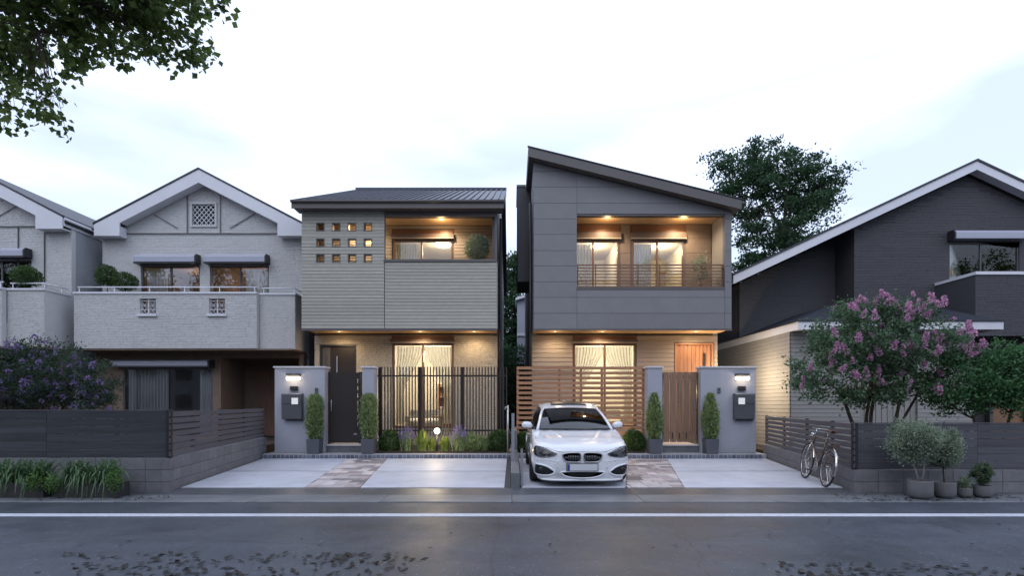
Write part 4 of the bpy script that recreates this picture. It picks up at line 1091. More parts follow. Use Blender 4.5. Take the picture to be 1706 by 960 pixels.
idr = thing('interior_door', 'pale wooden inner door seen through the right balcony window', 'door', (X(1115, 19.6), 19.68, 4.45))
x_ = X(1115, 19.7)
MB().box(x_ - .42, x_ + .42, 19.69, 19.74, 4.46, 6.3).obj('leaf', 'siding_tan', idr); MB().box(x_ - .5, x_ - .425, 19.67, 19.75, 4.46, 6.38).box(x_ + .425, x_ + .5, 19.67, 19.75, 4.46, 6.38).box(x_ - .425, x_ + .425, 19.67, 19.75, 6.305, 6.38).obj('frame', 'furn', idr)
downlight('left downlight in the balcony ceiling of the grey panelled house', X(1012, 15.75), 15.75, zc2 - .001, 62)
downlight('right downlight in the balcony ceiling of the grey panelled house', X(1139, 15.75), 15.75, zc2 - .001, 72)
# ground floor
gw_ = (X(955.5, YL), X(1059, YL), Z(712, YL), Z(573, YL)); gd = (X(1124, YL), X(1188, YL), .36, Z(572, YL))
g2 = MB(); wall(g2, BX0 + .0, BX1 - .0, .2, 3.62, YL + .001, YL + .141, [gw_, gd]); g2.obj('ground_floor_wall', 'siding_back', h2)
clad(h2, 'siding_board', BX0 - .0, BX1 - .0, .2, 3.585, YL - .012, .135, [(gw_[0] - .03, gw_[1] + .03, gw_[2] - .03, 9), (gd[0] - .03, gd[1] + .03, 0, gd[3] + .03)], 'siding_tan', t=.026)
window(h2, *gw_, YL - .02, 'bronze', mull=[X(1007.5, YL)], fw=.06, d=.1); shut_brown(h2, gw_[0], gw_[1], gw_[3] + .03, 3.58, YL)
room(h2, gw_[0] - .5, gw_[1] + .5, YL + .142, YL + 3.6, .45, 3.5)
lamp(h2, (3.0, YL + 1.5, 3.1), 340, (1, .86, .64), .2, name='room_lamp')
h = gw_; xm2 = X(1007.5, YL)
curtain('lace curtain swept left behind the tall window above the white car', h[0] + .06, xm2, .85, h[3] - .07, YL + .22, 9, 'curtain_warm', sweep=sweepf(h[0] + .06, xm2, True))
curtain('lace curtain swept right behind the tall window above the white car', xm2, h[1] - .06, .85, h[3] - .07, YL + .22, 9, 'curtain_warm', sweep=sweepf(xm2, h[1] - .06, False))
sofa('grey sofa inside the tall window behind the white car', 3.2, YL + 2.6, .45, 1.5)
side_table('round wooden side table inside the window behind the slatted fence', 2.6, YL + 1.2, .45)
dd = thing('entrance_door', None, None); dd.parent = h2; dd.location = Vector(((gd[0] + gd[1]) / 2, YL + .05, .36)) - wloc(h2)
MB().box(gd[0], gd[0] + .05, YL - .02, YL + .12, gd[2], gd[3]).box(gd[1] - .05, gd[1], YL - .02, YL + .12, gd[2], gd[3]).box(gd[0] + .05, gd[1] - .05, YL - .02, YL + .12, gd[3] - .05, gd[3]).obj('door_frame', 'door_wood', dd)
k = 0; xq = gd[0] + .052; wq = (gd[1] - gd[0] - .104) / 9
for k in range(9): piece('plank', wq - .006, .04, gd[3] - .05 - gd[2], (xq + wq * (k + .5), YL + .05, (gd[3] - .05 + gd[2]) / 2), 'door_wood', dd, ch=.003)
MB().box(X(1174, YL) - .028, X(1174, YL) + .028, YL - .01, YL + .028, Z(611, YL), Z(589, YL)).obj('handle', 'black_bar', dd)
downlight('downlight under the overhang above the orange wooden entrance door', X(1160, 15.85), 15.85, zB - .007, 26)
downlight('downlight under the overhang above the tall window behind the white car', X(1004, 15.85), 15.85, zB - .007, 28)
downlight('downlight under the overhang of the panelled house near its alley corner', X(925, 15.85), 15.85, zB - .007, 22)
# exterior wall lamp that lights the annex next door
wlm = thing('side_wall_lamp', 'small lantern on the right side wall of the grey panelled house facing the neighbour annex', 'wall lamp', (BX1, 16.7, 2.2))
MB().box(BX1 + .001, BX1 + .06, 16.64, 16.76, 2.1, 2.3).obj('housing', 'dark_metal', wlm); MB().box(BX1 + .061, BX1 + .09, 16.66, 16.74, 2.13, 2.27).obj('lens', 'lamp_white', wlm)
lamp(wlm, (BX1 + .32, 15.6, 2.2), 135, (1, .79, .53), .12)

# ================================================================== DARK GABLED HOUSE (right)
h3 = thing('dark_gabled_house', 'charcoal tiled gable house with white verge at the right edge', 'house', (15, 17, 0))
YR, YR2 = 17.0, 18.0
xa3, za3 = X(1628, 16.6), Z(268, 16.6); sl3 = .47
def z3(x): return za3 - sl3 * abs(x - xa3)
xk = X(1423, YR); x3l = X(1232, YR2); x3r = 20.5
rw = (X(1581, YR), X(1698, YR), 4.9, Z(404, YR))
b3 = MB(); wall(b3, xk, x3r, .2, rw[3], YR, YR + .15, [rw])
b3.prism([(xk, rw[3]), (x3r, rw[3]), (x3r, z3(x3r) - .3), (xa3, za3 - .3), (xk, z3(xk) - .3)], YR, YR + .15)
b3.prism([(x3l, .2), (xk + .15, .2), (xk + .15, z3(xk + .15) - .3), (x3l, z3(x3l) - .3)], YR2, YR2 + .15)
b3.prism([(YR + .151, .2), (YR2 - .001, .2), (YR2 - .001, z3(xk) - .31), (YR + .151, z3(xk) - .31)], xk, xk + .15, 'x')
b3.obj('front_wall', 'dark_joint', h3)
brickwall(h3, xk, x3r, 3.2, 9, YR - .001, 'dark_tile', holes=[rw], clip=lambda x: z3(x) - .34, bw=.55, bh=.05, d0=.003, d1=.010)
brickwall(h3, x3l, xk, 2.5, 8, YR2 - .001, 'dark_tile', clip=lambda x: z3(x) - .34, bw=.55, bh=.05, d0=.003, d1=.008)
for x0_, x1_ in ((x3l, x3l + .15),):
    MB().prism([(YR2 + .151, .2), (27, .2), (27, z3(x0_) - .3), (YR2 + .151, z3(x0_) - .3)], x0_, x1_, 'x').obj('side_wall', 'dark_tile', h3)
xe3 = X(1222, 16.6)
MB().prism([(xe3, z3(xe3) + .05), (xa3, za3 + .05), (xa3, za3 - .05), (xe3, z3(xe3) - .05)], 16.65, 27.5).obj('roof_slope', 'slate', h3)
MB().prism([(xa3, za3 + .05), (21, z3(21) + .05), (21, z3(21) - .05), (xa3, za3 - .05)], 16.65, 27.5).obj('roof_slope', 'slate', h3)
for a, b in ((xe3, xa3), (xa3, 21)):
    MB().prism([(a, z3(a) - .0), (b, z3(b) - .0), (b, z3(b) - .27), (a, z3(a) - .27)], 16.6, 16.645).obj('verge_board', 'white_paint', h3)
    MB().prism([(a, z3(a) + .07), (b, z3(b) + .07), (b, z3(b) + .002), (a, z3(a) + .002)], 16.57, 16.648).obj('verge_cap', 'dark_metal', h3)
    MB().prism([(a + .02, z3(a) - .17), (b, z3(b) - .17), (b, z3(b) - .22), (a + .02, z3(a) - .22)], 16.65, 17.98 if a == xe3 else 16.97).obj('soffit', 'white_paint' if a != xe3 else 'shutter', h3)
window(h3, *rw, YR + .02, 'alu', 'glass_refl', mull=[X(1635, YR)])
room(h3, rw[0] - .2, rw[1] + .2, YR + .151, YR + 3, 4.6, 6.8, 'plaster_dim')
lamp(h3, (rw[1] - .5, YR + 2.0, 6.2), 8, (1, .75, .5), .1)
curtain('pale curtain in the upper window of the charcoal gable house', rw[0] + .05, X(1633, YR), 4.95, rw[3] - .05, YR + .22, 9)
zq = Z(402, YR)
MB().prism([(YR - .30, zq), (YR - .30, zq + .19), (YR - .24, zq + .27), (YR - .025, zq + .27), (YR - .025, zq)], rw[0] - .02, rw[1] + .06, 'x').obj('shutter_box', 'shutter', h3, bevel=.01)
MB().prism([(YR - .31, zq - .02), (YR - .31, zq + .2), (YR - .24, zq + .29), (YR - .025, zq + .29), (YR - .025, zq - .02)], rw[0] - .07, rw[0] - .021, 'x').obj('shutter_end', 'dark_metal', h3)
# balcony
xb = X(1625, 15.5); zb3, zt3 = Z(560, 15.5), Z(458, 15.5)
MB().box(xb, x3r, 15.5, 15.64, zb3, zt3).box(xb, xb + .14, 15.641, YR - .002, zb3, zt3).obj('balcony_wall', 'dark_joint', h3)
brickwall(h3, xb, x3r, zb3, zt3, 15.499, 'dark_tile', bw=.55, bh=.05, d0=.003, d1=.010)
MB().box(xb - .02, x3r, 15.46, 15.66, zt3 + .001, zt3 + .09).box(xb - .02, xb + .16, 15.661, YR - .03, zt3 + .001, zt3 + .088).obj('balcony_coping', 'white_paint', h3)
MB().box(xb + .142, x3r, 15.642, YR - .002, zb3 + .02, zb3 + .3).obj('balcony_floor', 'dark_joint', h3)
# porch under balcony
for k in range(14): piece('louvre_board', 7.2, .03, .11, (16.7, 16.93, 2.0 + k * .125), 'fascia_brown', h3)
pdr = thing('door', None, None); pdr.parent = h3; pdr.location = Vector((15.6, 16.8, .3)) - wloc(h3)
MB().box(15.2, 15.3, 16.8, 16.95, .2, 1.93).box(16.3, 16.4, 16.8, 16.95, .2, 1.93).obj('door_frame', 'alu', pdr)
MB().box(15.3, 16.3, 16.86, 16.9, .2, 1.93).obj('door_leaf', 'furn', pdr)
# annex
an = thing('annex', 'low beige-sided annex with hipped slate roof behind the pink-flowered tree', 'annex', (10, 15, 0))
ax0, ax1, ay, ayb = 7.68, 12.75, 14.6, 19.6
zE = Z(549, 14.1)
gd3 = (X(1432, ay), X(1528, ay), .3, 2.9)
MB().box(ax0, ax0 + .12, ay + .12, ayb, .1, zE).obj('side_wall', 'siding_back', an)
m_ = MB(); wall(m_, ax0, ax1, .1, zE, ay, ay + .12, [gd3]); m_.box(ax1 - .12, ax1, ay + .121, 16.99, .1, zE); m_.obj('front_wall', 'siding_back', an)
n = 30; hh = (zE - .1) / n
for i in range(n):
    z = .1 + hh * (i + .5)
    piece('siding_board', .022, ayb - ay + .04, hh - .006, (ax0 - .012, (ay + ayb) / 2, z), 'annex_siding', an, rot=(0, .10, 0))
clad(an, 'siding_board', ax0 + .02, ax1, .1, zE, ay - .012, hh, [gd3], 'annex_siding')
for k in range(10):
    ww = (gd3[1] - gd3[0]) / 10; piece('door_panel', ww - .02, .03, gd3[3] - gd3[2], (gd3[0] + ww * (k + .5), ay + .06, (gd3[2] + gd3[3]) / 2), 'annex_siding', an)
ex0, ex1, ey0, ey1 = X(1330, 14.1), X(1672, 14.1), 14.1, 19.7
zp = zE + .03
rz, ry = 4.45, 15.9
hr = MB()
A = [(ex0, ey0, zp + .2), (ex1, ey0, zp + .2), (ex1, ey1, zp + .2), (ex0, ey1, zp + .2), (ex0 + 1.9, ry, rz), (ex1 - .7, ry, rz), (ex0 + 1.9, ey1, rz), (ex1 - .7, ey1, rz)]
hr.add(A, [(0, 1, 5, 4), (1, 2, 7, 5), (0, 4, 6, 3), (4, 5, 7, 6), (3, 6, 7, 2), (0, 3, 2, 1)]).obj('hip_roof', 'slate_navy', an)
MB().box(ex0, ex1, ey0 + .0, ey0 + .04, zE, zp + .18).box(ex0, ex0 + .04, ey0 + .041, ey1, zE, zp + .18).box(ex1 - .04, ex1, ey0 + .041, 16.9, zE, zp + .18).obj('fascia', 'white_paint', an)
MB().box(ex0 - .02, ex1 + .02, ey0 - .03, ey0 + .05, zp + .181, zp + .215).box(ex0 - .03, ex0 + .05, ey0 + .051, ey1, zp + .181, zp + .214).obj('eave_cap', 'dark_metal', an)
MB().box(ex0 + .041, ex1 - .041, ey0 + .041, ay - .03, zE + .01, zE + .04).obj('soffit', 'white_paint', an)

# ================================================================== FAR HOUSE SEEN IN THE ALLEY
h4 = thing('far_house', 'small grey house with pale eaves seen at the end of the alley', 'house', (1.5, 30, 0))
x0_, x1_ = X(862, 30), X(900, 30)
MB().prism([(x0_, 0), (x1_, 0), (x1_, Z(490, 30)), (x0_, Z(502, 30))], 30, 34).obj('wall', 'shutter', h4)
MB().prism([(x0_ - .1, Z(502, 30)), (x1_, Z(489, 30)), (x1_, Z(485, 30)), (x0_ - .1, Z(498, 30))], 29.7, 34).obj('roof', 'white_paint', h4)
MB().box(x0_ - .02, x1_, 29.93, 29.99, Z(560, 30), Z(556, 30)).obj('ledge', 'white_paint', h4)
# houses across the street, behind the viewer: mirrored in the dark windows
for i, (hx, hw, hz, l_) in enumerate(((-47, 11, 6.2, 'farthest left'), (-33, 10, 6.8, 'second from the left'), (-19, 11, 5.9, 'third from the left'), (-4, 12, 6.5, 'straight behind'), (11, 11, 6.0, 'just right of the viewer'), (25, 11, 6.6, 'second from the right'), (39, 11, 6.2, 'farthest right'))):
    hb = thing('street_house', 'plain rendered house across the street behind the viewer, ' + l_, 'house', (hx, -19, 0))
    MB().box(hx - hw / 2, hx + hw / 2, -27, -19, 0, hz).obj('wall', ('brown_wall', 'render_grey', 'siding_tan')[i % 3], hb)
    MB().prism([(-18.4, hz - .1), (-18.4, hz + .05), (-23, hz + 2.2), (-27.6, hz + .05), (-27.6, hz - .1)], hx - hw / 2 - .4, hx + hw / 2 + .4, 'x').obj('roof', 'slate', hb)
    for wx in (-.3, .05, .33):
        for wz in (1.0, 3.8): MB().box(hx + wx * hw - .8, hx + wx * hw + .8, -18.999, -18.95, wz, wz + 1.3).obj('window', 'alu', hb)
# ================================================================== GATE WALLS, GATES, FENCES
YG = 14.1
def gx(px): return X(px, YG)
zG = 0.171
def gatewall(label, px0, px1, lamp_px, box_px, icom_px, flip):
    t = thing('gate_wall', label, 'wall', (gx((px0 + px1) / 2), YG, zG))
    x0, x1 = gx(px0), gx(px1); zt = Z(613.5, YG)
    MB().box(x0, x1, YG, YG + .34, zG, zt).obj('wall_body', 'gate_plaster', t, bevel=.006)
    MB().box(x0 - .03, x1 + .03, YG - .03, YG + .37, zt + .001, zt + .045).obj('coping', 'coping', t, bevel=.005)
    # lamp
    l = thing('wall_lamp', 'glowing %s wall lamp with dark cap on the %s gate wall' % (('left', 'left') if px0 < 800 else ('right', 'right')), 'wall lamp', (gx(lamp_px), YG, Z(632, YG)), group='wall lamps on the two gate walls')
    lx_, lz = gx(lamp_px), Z(632, YG)
    MB().box(lx_ - .18, lx_ + .18, YG - .13, YG - .001, lz + .10, lz + .14).obj('cap', 'dark_metal', l, bevel=.006)
    MB().box(lx_ - .10, lx_ + .10, YG - .06, YG - .001, lz - .30, lz - .19).obj('bracket', 'dark_metal', l, bevel=.008)
    MB().tube([(lx_ - .175, YG - .075, lz + .015), (lx_ - .165, YG - .075, lz + .015), (lx_ + .165, YG - .075, lz + .015), (lx_ + .175, YG - .075, lz + .015)], [.035, .05, .05, .035], 16).obj('tube', 'lamp_white', l, smooth=True)
    MB().box(lx_ - .16, lx_ + .16, YG - .02, YG - .003, lz - .04, lz + .098).obj('back_plate', 'dark_metal', l)
    lamp(l, (lx_, YG - .22, lz), 3.0, (1, .80, .58), .06)
    # mailbox
    mb_ = thing('mailbox', 'dark wall mailbox with square white tag on the %s gate wall' % ('left' if px0 < 800 else 'right'), 'mailbox', (gx(box_px), YG, Z(700, YG)), group='mailboxes on the two gate walls')
    bx, bz0, bz1 = gx(box_px), Z(698.5, YG), Z(656, YG)
    MB().prism([(YG - .15, bz0 + .0), (YG - .17, bz1 - .03), (YG - .15, bz1), (YG - .001, bz1), (YG - .001, bz0 - .0), (YG - .11, bz0)], bx - .265, bx + .265, 'x').obj('box', 'mailbox', mb_, bevel=.012)
    MB().box(bx - .255, bx + .255, YG - .178, YG - .171, bz0 + .42, bz1 - .05).obj('flap', 'mailbox', mb_)
    MB().box(bx - .17, bx + .265, YG - .06, YG - .002, bz0 - .05, bz0 - .002).obj('foot', 'mailbox', mb_)
    tx = bx + (.10 if px0 < 800 else -.10)
    MB().box(tx - .085, tx + .085, YG - .186, YG - .179, Z(674, YG), Z(663.5, YG)).obj('name_tag', 'tag', mb_)
    ic = thing('intercom', 'small dark intercom on the %s gate wall' % ('left' if px0 < 800 else 'right'), 'intercom', (gx(icom_px), YG, Z(651, YG)), group='intercoms on the two gate walls')
    ix, iz = gx(icom_px), Z(651, YG)
    MB().box(ix - .04, ix + .04, YG - .03, YG - .001, iz - .07, iz + .07).obj('case', 'mailbox', ic, bevel=.006)
    MB().lathe([(.001, -.006), (.012, -.006), (.014, 0)], (ix, YG - .031, iz + .035), 10, axis='y').obj('lens', 'chrome', ic)
    MB().box(ix - .015, ix + .015, YG - .035, YG - .031, iz - .045, iz - .02).obj('button', 'steel', ic)
    return t
gatewall('pale plaster gate wall left of the black gate, carrying lamp and mailbox', 457.5, 541, 490.5, 489.5, 527.5, False)
gatewall('pale plaster gate wall right of the wooden gate, carrying lamp and mailbox', 1167.5, 1259.5, 1235, 1237, 1197.5, True)
for lab, a, b in (('slim pale gate pillar between the black gate and the black bar fence', 603.5, 623), ('slim pale gate pillar between the slatted wooden fence and the wooden gate', 1079, 1103.5)):
    t = thing('gate_pillar', lab, 'pillar', (gx((a + b) / 2), YG, zG)); zt = Z(613.5, YG)
    MB().box(gx(a), gx(b), YG, YG + .34, zG, zt).obj('pillar_body', 'gate_plaster', t, bevel=.006)
    MB().box(gx(a) - .03, gx(b) + .03, YG - .03, YG + .37, zt + .001, zt + .045).obj('coping', 'coping', t, bevel=.005)
# thresholds
for a, b, lab in ((542, 602.5, 'concrete threshold step under the black gate'), (1105, 1166.5, 'concrete threshold step under the wooden gate')):
    t = thing('threshold', lab, 'step', (gx((a + b) / 2), YG, zG))
    MB().box(gx(a) + .01, gx(b) - .01, YG + .12, YG + 2.2, zG - .002, Z(742, YG) - .03).obj('riser', 'gutter', t)
    MB().box(gx(a) + .01, gx(b) - .01, YG + .09, YG + 2.2, Z(742, YG) - .029, Z(742, YG)).obj('tread', 'coping', t)
# black gate
t = thing('gate', 'solid dark brown metal gate with a column of small slots', 'gate', (gx(572), YG + .15, Z(741, YG)))
x0, x1, z0, z1 = gx(543.5), gx(600), Z(739, YG), Z(620.5, YG)
yg = YG + .15
slots = []
for k in range(7): slots.append((gx(592.3), gx(593.8), Z(638 + k * 12.2, YG), Z(631.5 + k * 12.2, YG)))
mb = wall(MB(), x0 + .05, x1 - .09, z0, z1, yg, yg + .04, slots); mb.obj('gate_panel', 'black_bar', t)
MB().box(x0 - .0, x0 + .045, yg - .01, yg + .05, z0 - .02, z1 + .02).box(x1 - .085, x1 - .045, yg - .01, yg + .05, z0 - .02, z1 + .02).box(x1 - .03, x1 + .0, yg - .005, yg + .045, z0 - .02, z1 + .02).obj('gate_frame', 'dark_metal', t)
MB().tube([(x0 + .10, yg - .035, Z(686, YG)), (x0 + .10, yg - .05, Z(683, YG)), (x0 + .10, yg - .05, Z(669, YG)), (x0 + .10, yg - .035, Z(667, YG))], .012, 8).obj('handle', 'steel', t, smooth=True)
MB().box(gx(586.5), gx(592), yg - .012, yg - .001, Z(725.5, YG), Z(723, YG)).obj('lock_plate', 'steel', t)
# wooden gate
t = thing('gate', 'gate of upright wooden planks with narrow gaps', 'gate', (gx(1135), YG + .15, Z(741, YG)))
x0, x1, z0 = gx(1105.5), gx(1165.5), Z(738.5, YG); n = 5; wq = (x1 - x0 - .06) / n
tops = 0
for k in range(n):
    piece('plank', wq - .016, .035, Z(619, YG) - z0 - .02, (x0 + .03 + wq * (k + .5), yg, (z0 + Z(619, YG)) / 2), 'gate_wood', t, ch=.004)
for z in (Z(628, YG), Z(722, YG)): MB().box(x0 + .03, x1 - .03, yg + .0185, yg + .05, z - .04, z + .04).obj('cross_rail', 'gate_wood', t)
MB().box(x0, x0 + .022, yg - .02, yg + .05, z0 - .03, Z(620, YG)).box(x1 - .022, x1, yg - .02, yg + .05, z0 - .03, Z(620, YG)).obj('gate_frame', 'dark_metal', t)
MB().box(gx(1158.5), gx(1160), yg - .045, yg - .025, Z(684, YG), Z(666, YG)).obj('handle', 'steel', t)
MB().box(gx(1133.6), gx(1134.9), yg - .030, yg - .0185, Z(677, YG), Z(641, YG)).obj('grip_strip', 'steel', t)
for px in (1123, 1134.5, 1146): MB().box(gx(px) - .014, gx(px) + .014, yg - .026, yg - .0185, Z(732, YG), Z(722, YG)).obj('slot_plate', 'black_bar', t)

# black bar fence
YK = 14.5
t = thing('bar_fence', 'black metal fence of thin upright bars in front of the sage sided house', 'fence', (X(735, YK), YK, .2))
x = X(626, YK); xe = X(845, YK); zt = Z(611.5, YK); zb_ = Z(727, YK)
while x < xe:
    piece('bar', .03, .03, zt - zb_, (x, YK, (zt + zb_) / 2), 'black_bar', t); x += .0835
for px, w_ in ((632.5, .06), (700, .085), (770, .05), (838, .07)):
    piece('fence_post', w_, .06, zt - .2, (X(px, YK), YK + .07, (zt + .2) / 2), 'black_bar', t)
for py in (626.5, 718):
    MB().box(X(625, YK), xe, YK + .0155, YK + .04, Z(py, YK) - .02, Z(py, YK) + .02).obj('rail', 'black_bar', t)
# wooden slat fence
t = thing('slatted_screen', 'reddish wooden screen of horizontal slats behind the white car', 'fence', (X(970, YK), YK, .2))
n = 16; zt = Z(611, YK); pitch = 8.3 * YK / FOC; x0, x1 = X(860.5, YK), X(1077.5, YK)
for k in range(n):
    for a, b in ((x0, X(968, YK)), (X(968, YK), x1)):
        piece('slat', round(b - a, 3) - .004, .02, pitch * .56, ((a + b) / 2, YK, zt - pitch * (k + .32)), 'slat_wood', t, ch=.002)
for px in (862.5, 932, 968, 1003, 1072):
    piece('fence_post', .06, .06, zt - .22, (X(px, YK), YK + .042, (zt + .2) / 2), 'slat_wood', t)

# divider between the two lots
t = thing('divider_wall', 'low narrow concrete divider between the two driveways', 'wall', (.05, 11, 0))
MB().box(-.02, .135, 9.06, 13.7, -.1, .30).obj('wall_body', 'gutter', t, bevel=.008)
MB().box(-.02, .135, 13.71, 16.0, -.1, .78).obj('rear_wall', 'block', t, bevel=.006)
t = thing('divider_screen', 'narrow dark metal screen post standing on the divider between the driveways', 'post', (.03, 10.6, .3))
MB().box(-.01, .05, 10.9, 10.96, .301, Z(689, 10.9)).obj('post', 'steel', t)
for k in range(3): MB().box(.005, .03, 11.0 + k * .9, 11.05 + k * .9, .301, 1.12).obj('rear_post', 'dark_metal', t)
MB().box(.0, .035, 10.961, 13.6, 1.10, 1.14).obj('top_rail', 'dark_metal', t)
MB().box(.0, .035, 10.961, 13.6, .55, .58).obj('lower_rail', 'dark_metal', t)
t = thing('meter_post', 'thin grey metal post beside the front left wheel of the white car', 'post', (.16, 9.3, DZ))
MB().box(.15, .19, 9.18, 9.22, DZ, Z(748, 9.2)).obj('post', 'steel', t); MB().box(.146, .194, 9.176, 9.224, Z(748, 9.2) + .001, Z(748, 9.2) + .01).obj('cap', 'dark_metal', t)
t = thing('tap_post', 'pale water pipe post with a small tap by the alley', 'post', (X(845, 14.9), 14.9, .2))
xt = X(846, 13.9); MB().tube([(xt, 13.9, .17), (xt, 13.9, Z(676, 13.9))], .025, 8).obj('pipe', 'steel', t, smooth=True)
MB().tube([(xt, 13.9, Z(679, 13.9)), (xt - .07, 13.86, Z(679, 13.9)), (xt - .07, 13.86, Z(683, 13.9))], .014, 6).obj('tap', 'chrome', t, smooth=True)

# ================================================================== POTS, TOPIARIES, SHRUBS
def topiary(label, px, Y, f_w, top_py, pot_py, conical):
    x = X(px, Y)
    pot = thing('plant_pot', 'dark square pot under the ' + label.replace('clipped ', '').replace(' in front of', ' at'), 'pot', (x, Y, zG), group='dark pots beside the gates')
    zp_ = Z(pot_py, Y); w2_ = .17
    MB().add([(x - .15, Y - .15, zG), (x + .15, Y - .15, zG), (x + .15, Y + .15, zG), (x - .15, Y + .15, zG), (x - w2_, Y - w2_, zp_), (x + w2_, Y - w2_, zp_), (x + w2_, Y + w2_, zp_), (x - w2_, Y + w2_, zp_),
              (x - .145, Y - .145, zp_), (x + .145, Y - .145, zp_), (x + .145, Y + .145, zp_), (x - .145, Y + .145, zp_), (x - .14, Y - .14, zp_ - .05), (x + .14, Y - .14, zp_ - .05), (x + .14, Y + .14, zp_ - .05), (x - .14, Y + .14, zp_ - .05)],
             [(0, 3, 2, 1), (0, 1, 5, 4), (1, 2, 6, 5), (2, 3, 7, 6), (3, 0, 4, 7), (4, 5, 9, 8), (5, 6, 10, 9), (6, 7, 11, 10), (7, 4, 8, 11), (8, 9, 13, 12), (9, 10, 14, 13), (10, 11, 15, 14), (11, 8, 12, 15)]).obj('pot_body', 'pot_dark', pot, bevel=.008)
    MB().box(x - .139, x + .139, Y - .139, Y + .139, zp_ - .07, zp_ - .035).obj('potting_soil', 'soil', pot)
    t = thing('topiary', label, 'shrub', (x, Y, zp_ - .03), group='clipped columnar shrubs beside the gates')
    H = Z(top_py, Y) - zp_; r = f_w * Y / FOC / 2 * .88
    MB().tube([(x, Y, zp_ - .05), (x, Y, zp_ + H * .8)], [.02, .008], 6).obj('stem', 'bark', t)
    n = 4600; u = NR.uniform(0.0, 1, n); a = NR.uniform(0, 6.283, n)
    prof = np.minimum(1, .62 + u * 1.6) * np.minimum(1, ((1 - u) / (.16 if not conical else .55) + .12) ** (.5 if not conical else .75))
    ph_ = R.uniform(0, 6); prof *= 1 + .09 * np.sin(a * 3 + u * 9 + ph_) + .07 * np.sin(a * 5 - u * 21 + 2 * ph_) + .05 * np.sin(u * 37 + a * 2)
    rr = r * prof * (NR.uniform(.35, 1, n) ** .4) * 1.02 + NR.normal(size=n) * .016 * (1 + 1.6 * (NR.random(n) < .12))
    P = np.stack([x + rr * np.cos(a), Y + rr * np.sin(a), zp_ + .015 + u * H], 1)
    v = leaf_arrays(P, .062, wd=.40, up=.8, outc=(x, Y, zp_ + H * .4), outk=.8)
    foliage('foliage', v, 'leaf_cone', t)
topiary('clipped columnar shrub in front of the left gate wall', 524.5, 13.92, 27, 660, 731.5, False)
topiary('clipped columnar shrub in front of the slim pillar by the black gate', 614.5, 13.92, 28, 659, 731.5, False)
topiary('clipped tapering shrub in front of the slim pillar by the wooden gate', 1090, 13.92, 27, 658, 731.5, True)
topiary('clipped tapering shrub in front of the right gate wall', 1183.5, 13.92, 28, 658, 731.5, True)

def shrub(label, px, py, rp, rz, Y, n, leaf, lm, name='round_shrub', cat='shrub', group=None, base=.2, wd=.5, shell=.55):
    x, z, k = X(px, Y), Z(py, Y), Y / FOC
    t = thing(name, label, cat, (x, Y, base), group=group)
    st_ = MB()
    for q in range(4): a = q * 1.57 + .3; st_.tube([(x, Y, base - .01), (x + .4 * rp * k * math.cos(a), Y + .4 * rp * k * math.sin(a), z)], [.014, .006], 5)
    st_.obj('stem', 'bark', t)
    puff(t, (x, Y, z), (rp * k, rp * k * .8, rz * k), n, leaf, lm, wd=wd, shell=shell, zmin=base - .01)
shrub('dark rounded shrub at the left end of the bed by the black bar fence', 650, 737, 19, 18, 14.3, 3800, .05, 'leaf_box')
shrub('dark rounded shrub at the alley end of the bed by the black bar fence', 831, 737, 21, 19, 14.3, 3800, .05, 'leaf_box')
shrub('rounded dark shrub between the white car and the slim pillar', 1056, 737, 19, 20, 14.3, 3800, .05, 'leaf_box')
shrub('dark shrub behind the left mirror side of the white car', 874, 738, 16, 19, 14.3, 3000, .05, 'leaf_box')
shrub('loose feathery green shrub right of the second lavender', 797, 741, 20, 14, 14.25, 2600, .07, 'leaf_cone', wd=.25, shell=.3)
def spiky(label, px, Y, hpx, wpx, n, lm, name, cat, flower=None, nf=0, base=.2, bw=.010, group=None):
    x = X(px, Y); k = Y / FOC; H = hpx * k; W = wpx * k / 2
    t = thing(name, label, cat, (x, Y, base), group=group)
    vs = []; tips = []
    for i in range(n):
        a = R.uniform(0, 6.283); r0 = abs(R.gauss(0, .25)) * W; r1 = W * R.uniform(.1, 1); h = H * R.uniform(.55, 1) * (1 - .35 * (r1 / W) ** 2)
        p0 = Vector((x + r0 * math.cos(a), Y + r0 * math.sin(a), base - .01)); p2 = Vector((x + r1 * math.cos(a), Y + r1 * math.sin(a) * .7, base + h))
        pm = p0.lerp(p2, .55) + Vector((0, 0, h * .14)); s = Vector((math.cos(a + 1.57), math.sin(a + 1.57), 0)) * bw
        if R.random() < .5: s = Vector((bw, 0, 0))
        vs.append([p0 - s, p0 + s, pm + s, pm - s]); vs.append([pm - s, pm + s, p2 + s * .25, p2 - s * .25]); tips.append(p2)
    foliage('foliage', np.array([[tuple(q) for q in f] for f in vs]), lm, t)
    if flower:
        fv = []
        for p in R.sample(tips, min(nf, len(tips))):
            for q in range(12):
                c = np.array(p) + [R.gauss(0, .006), R.gauss(0, .006), R.uniform(-.02, .11)]
                fv.append(c)
        foliage('flower_spikes', leaf_arrays(np.array(fv), .022, wd=.8), flower, t)
    return t
spiky('violet lavender clump right of the left dark shrub', 679, 14.25, 38, 30, 240, 'leaf_cone', 'lavender', 'lavender', 'lavender', 110)
spiky('violet lavender clump right of the glowing garden lamp', 765, 14.25, 40, 32, 260, 'leaf_cone', 'lavender', 'lavender', 'lavender', 120)
spiky('yellow-green spiky plant left of the glowing garden lamp', 703, 14.25, 38, 26, 260, 'leaf_yel', 'spiky_plant', 'plant', bw=.016)
spiky('small yellow-green spiky plant touching the garden lamp on its left', 719, 14.35, 24, 18, 160, 'leaf_yel', 'spiky_plant', 'plant', bw=.016)
spiky('yellow-green spiky plant just right of the garden lamp', 741, 14.25, 27, 22, 200, 'leaf_yel', 'spiky_plant', 'plant', bw=.016)
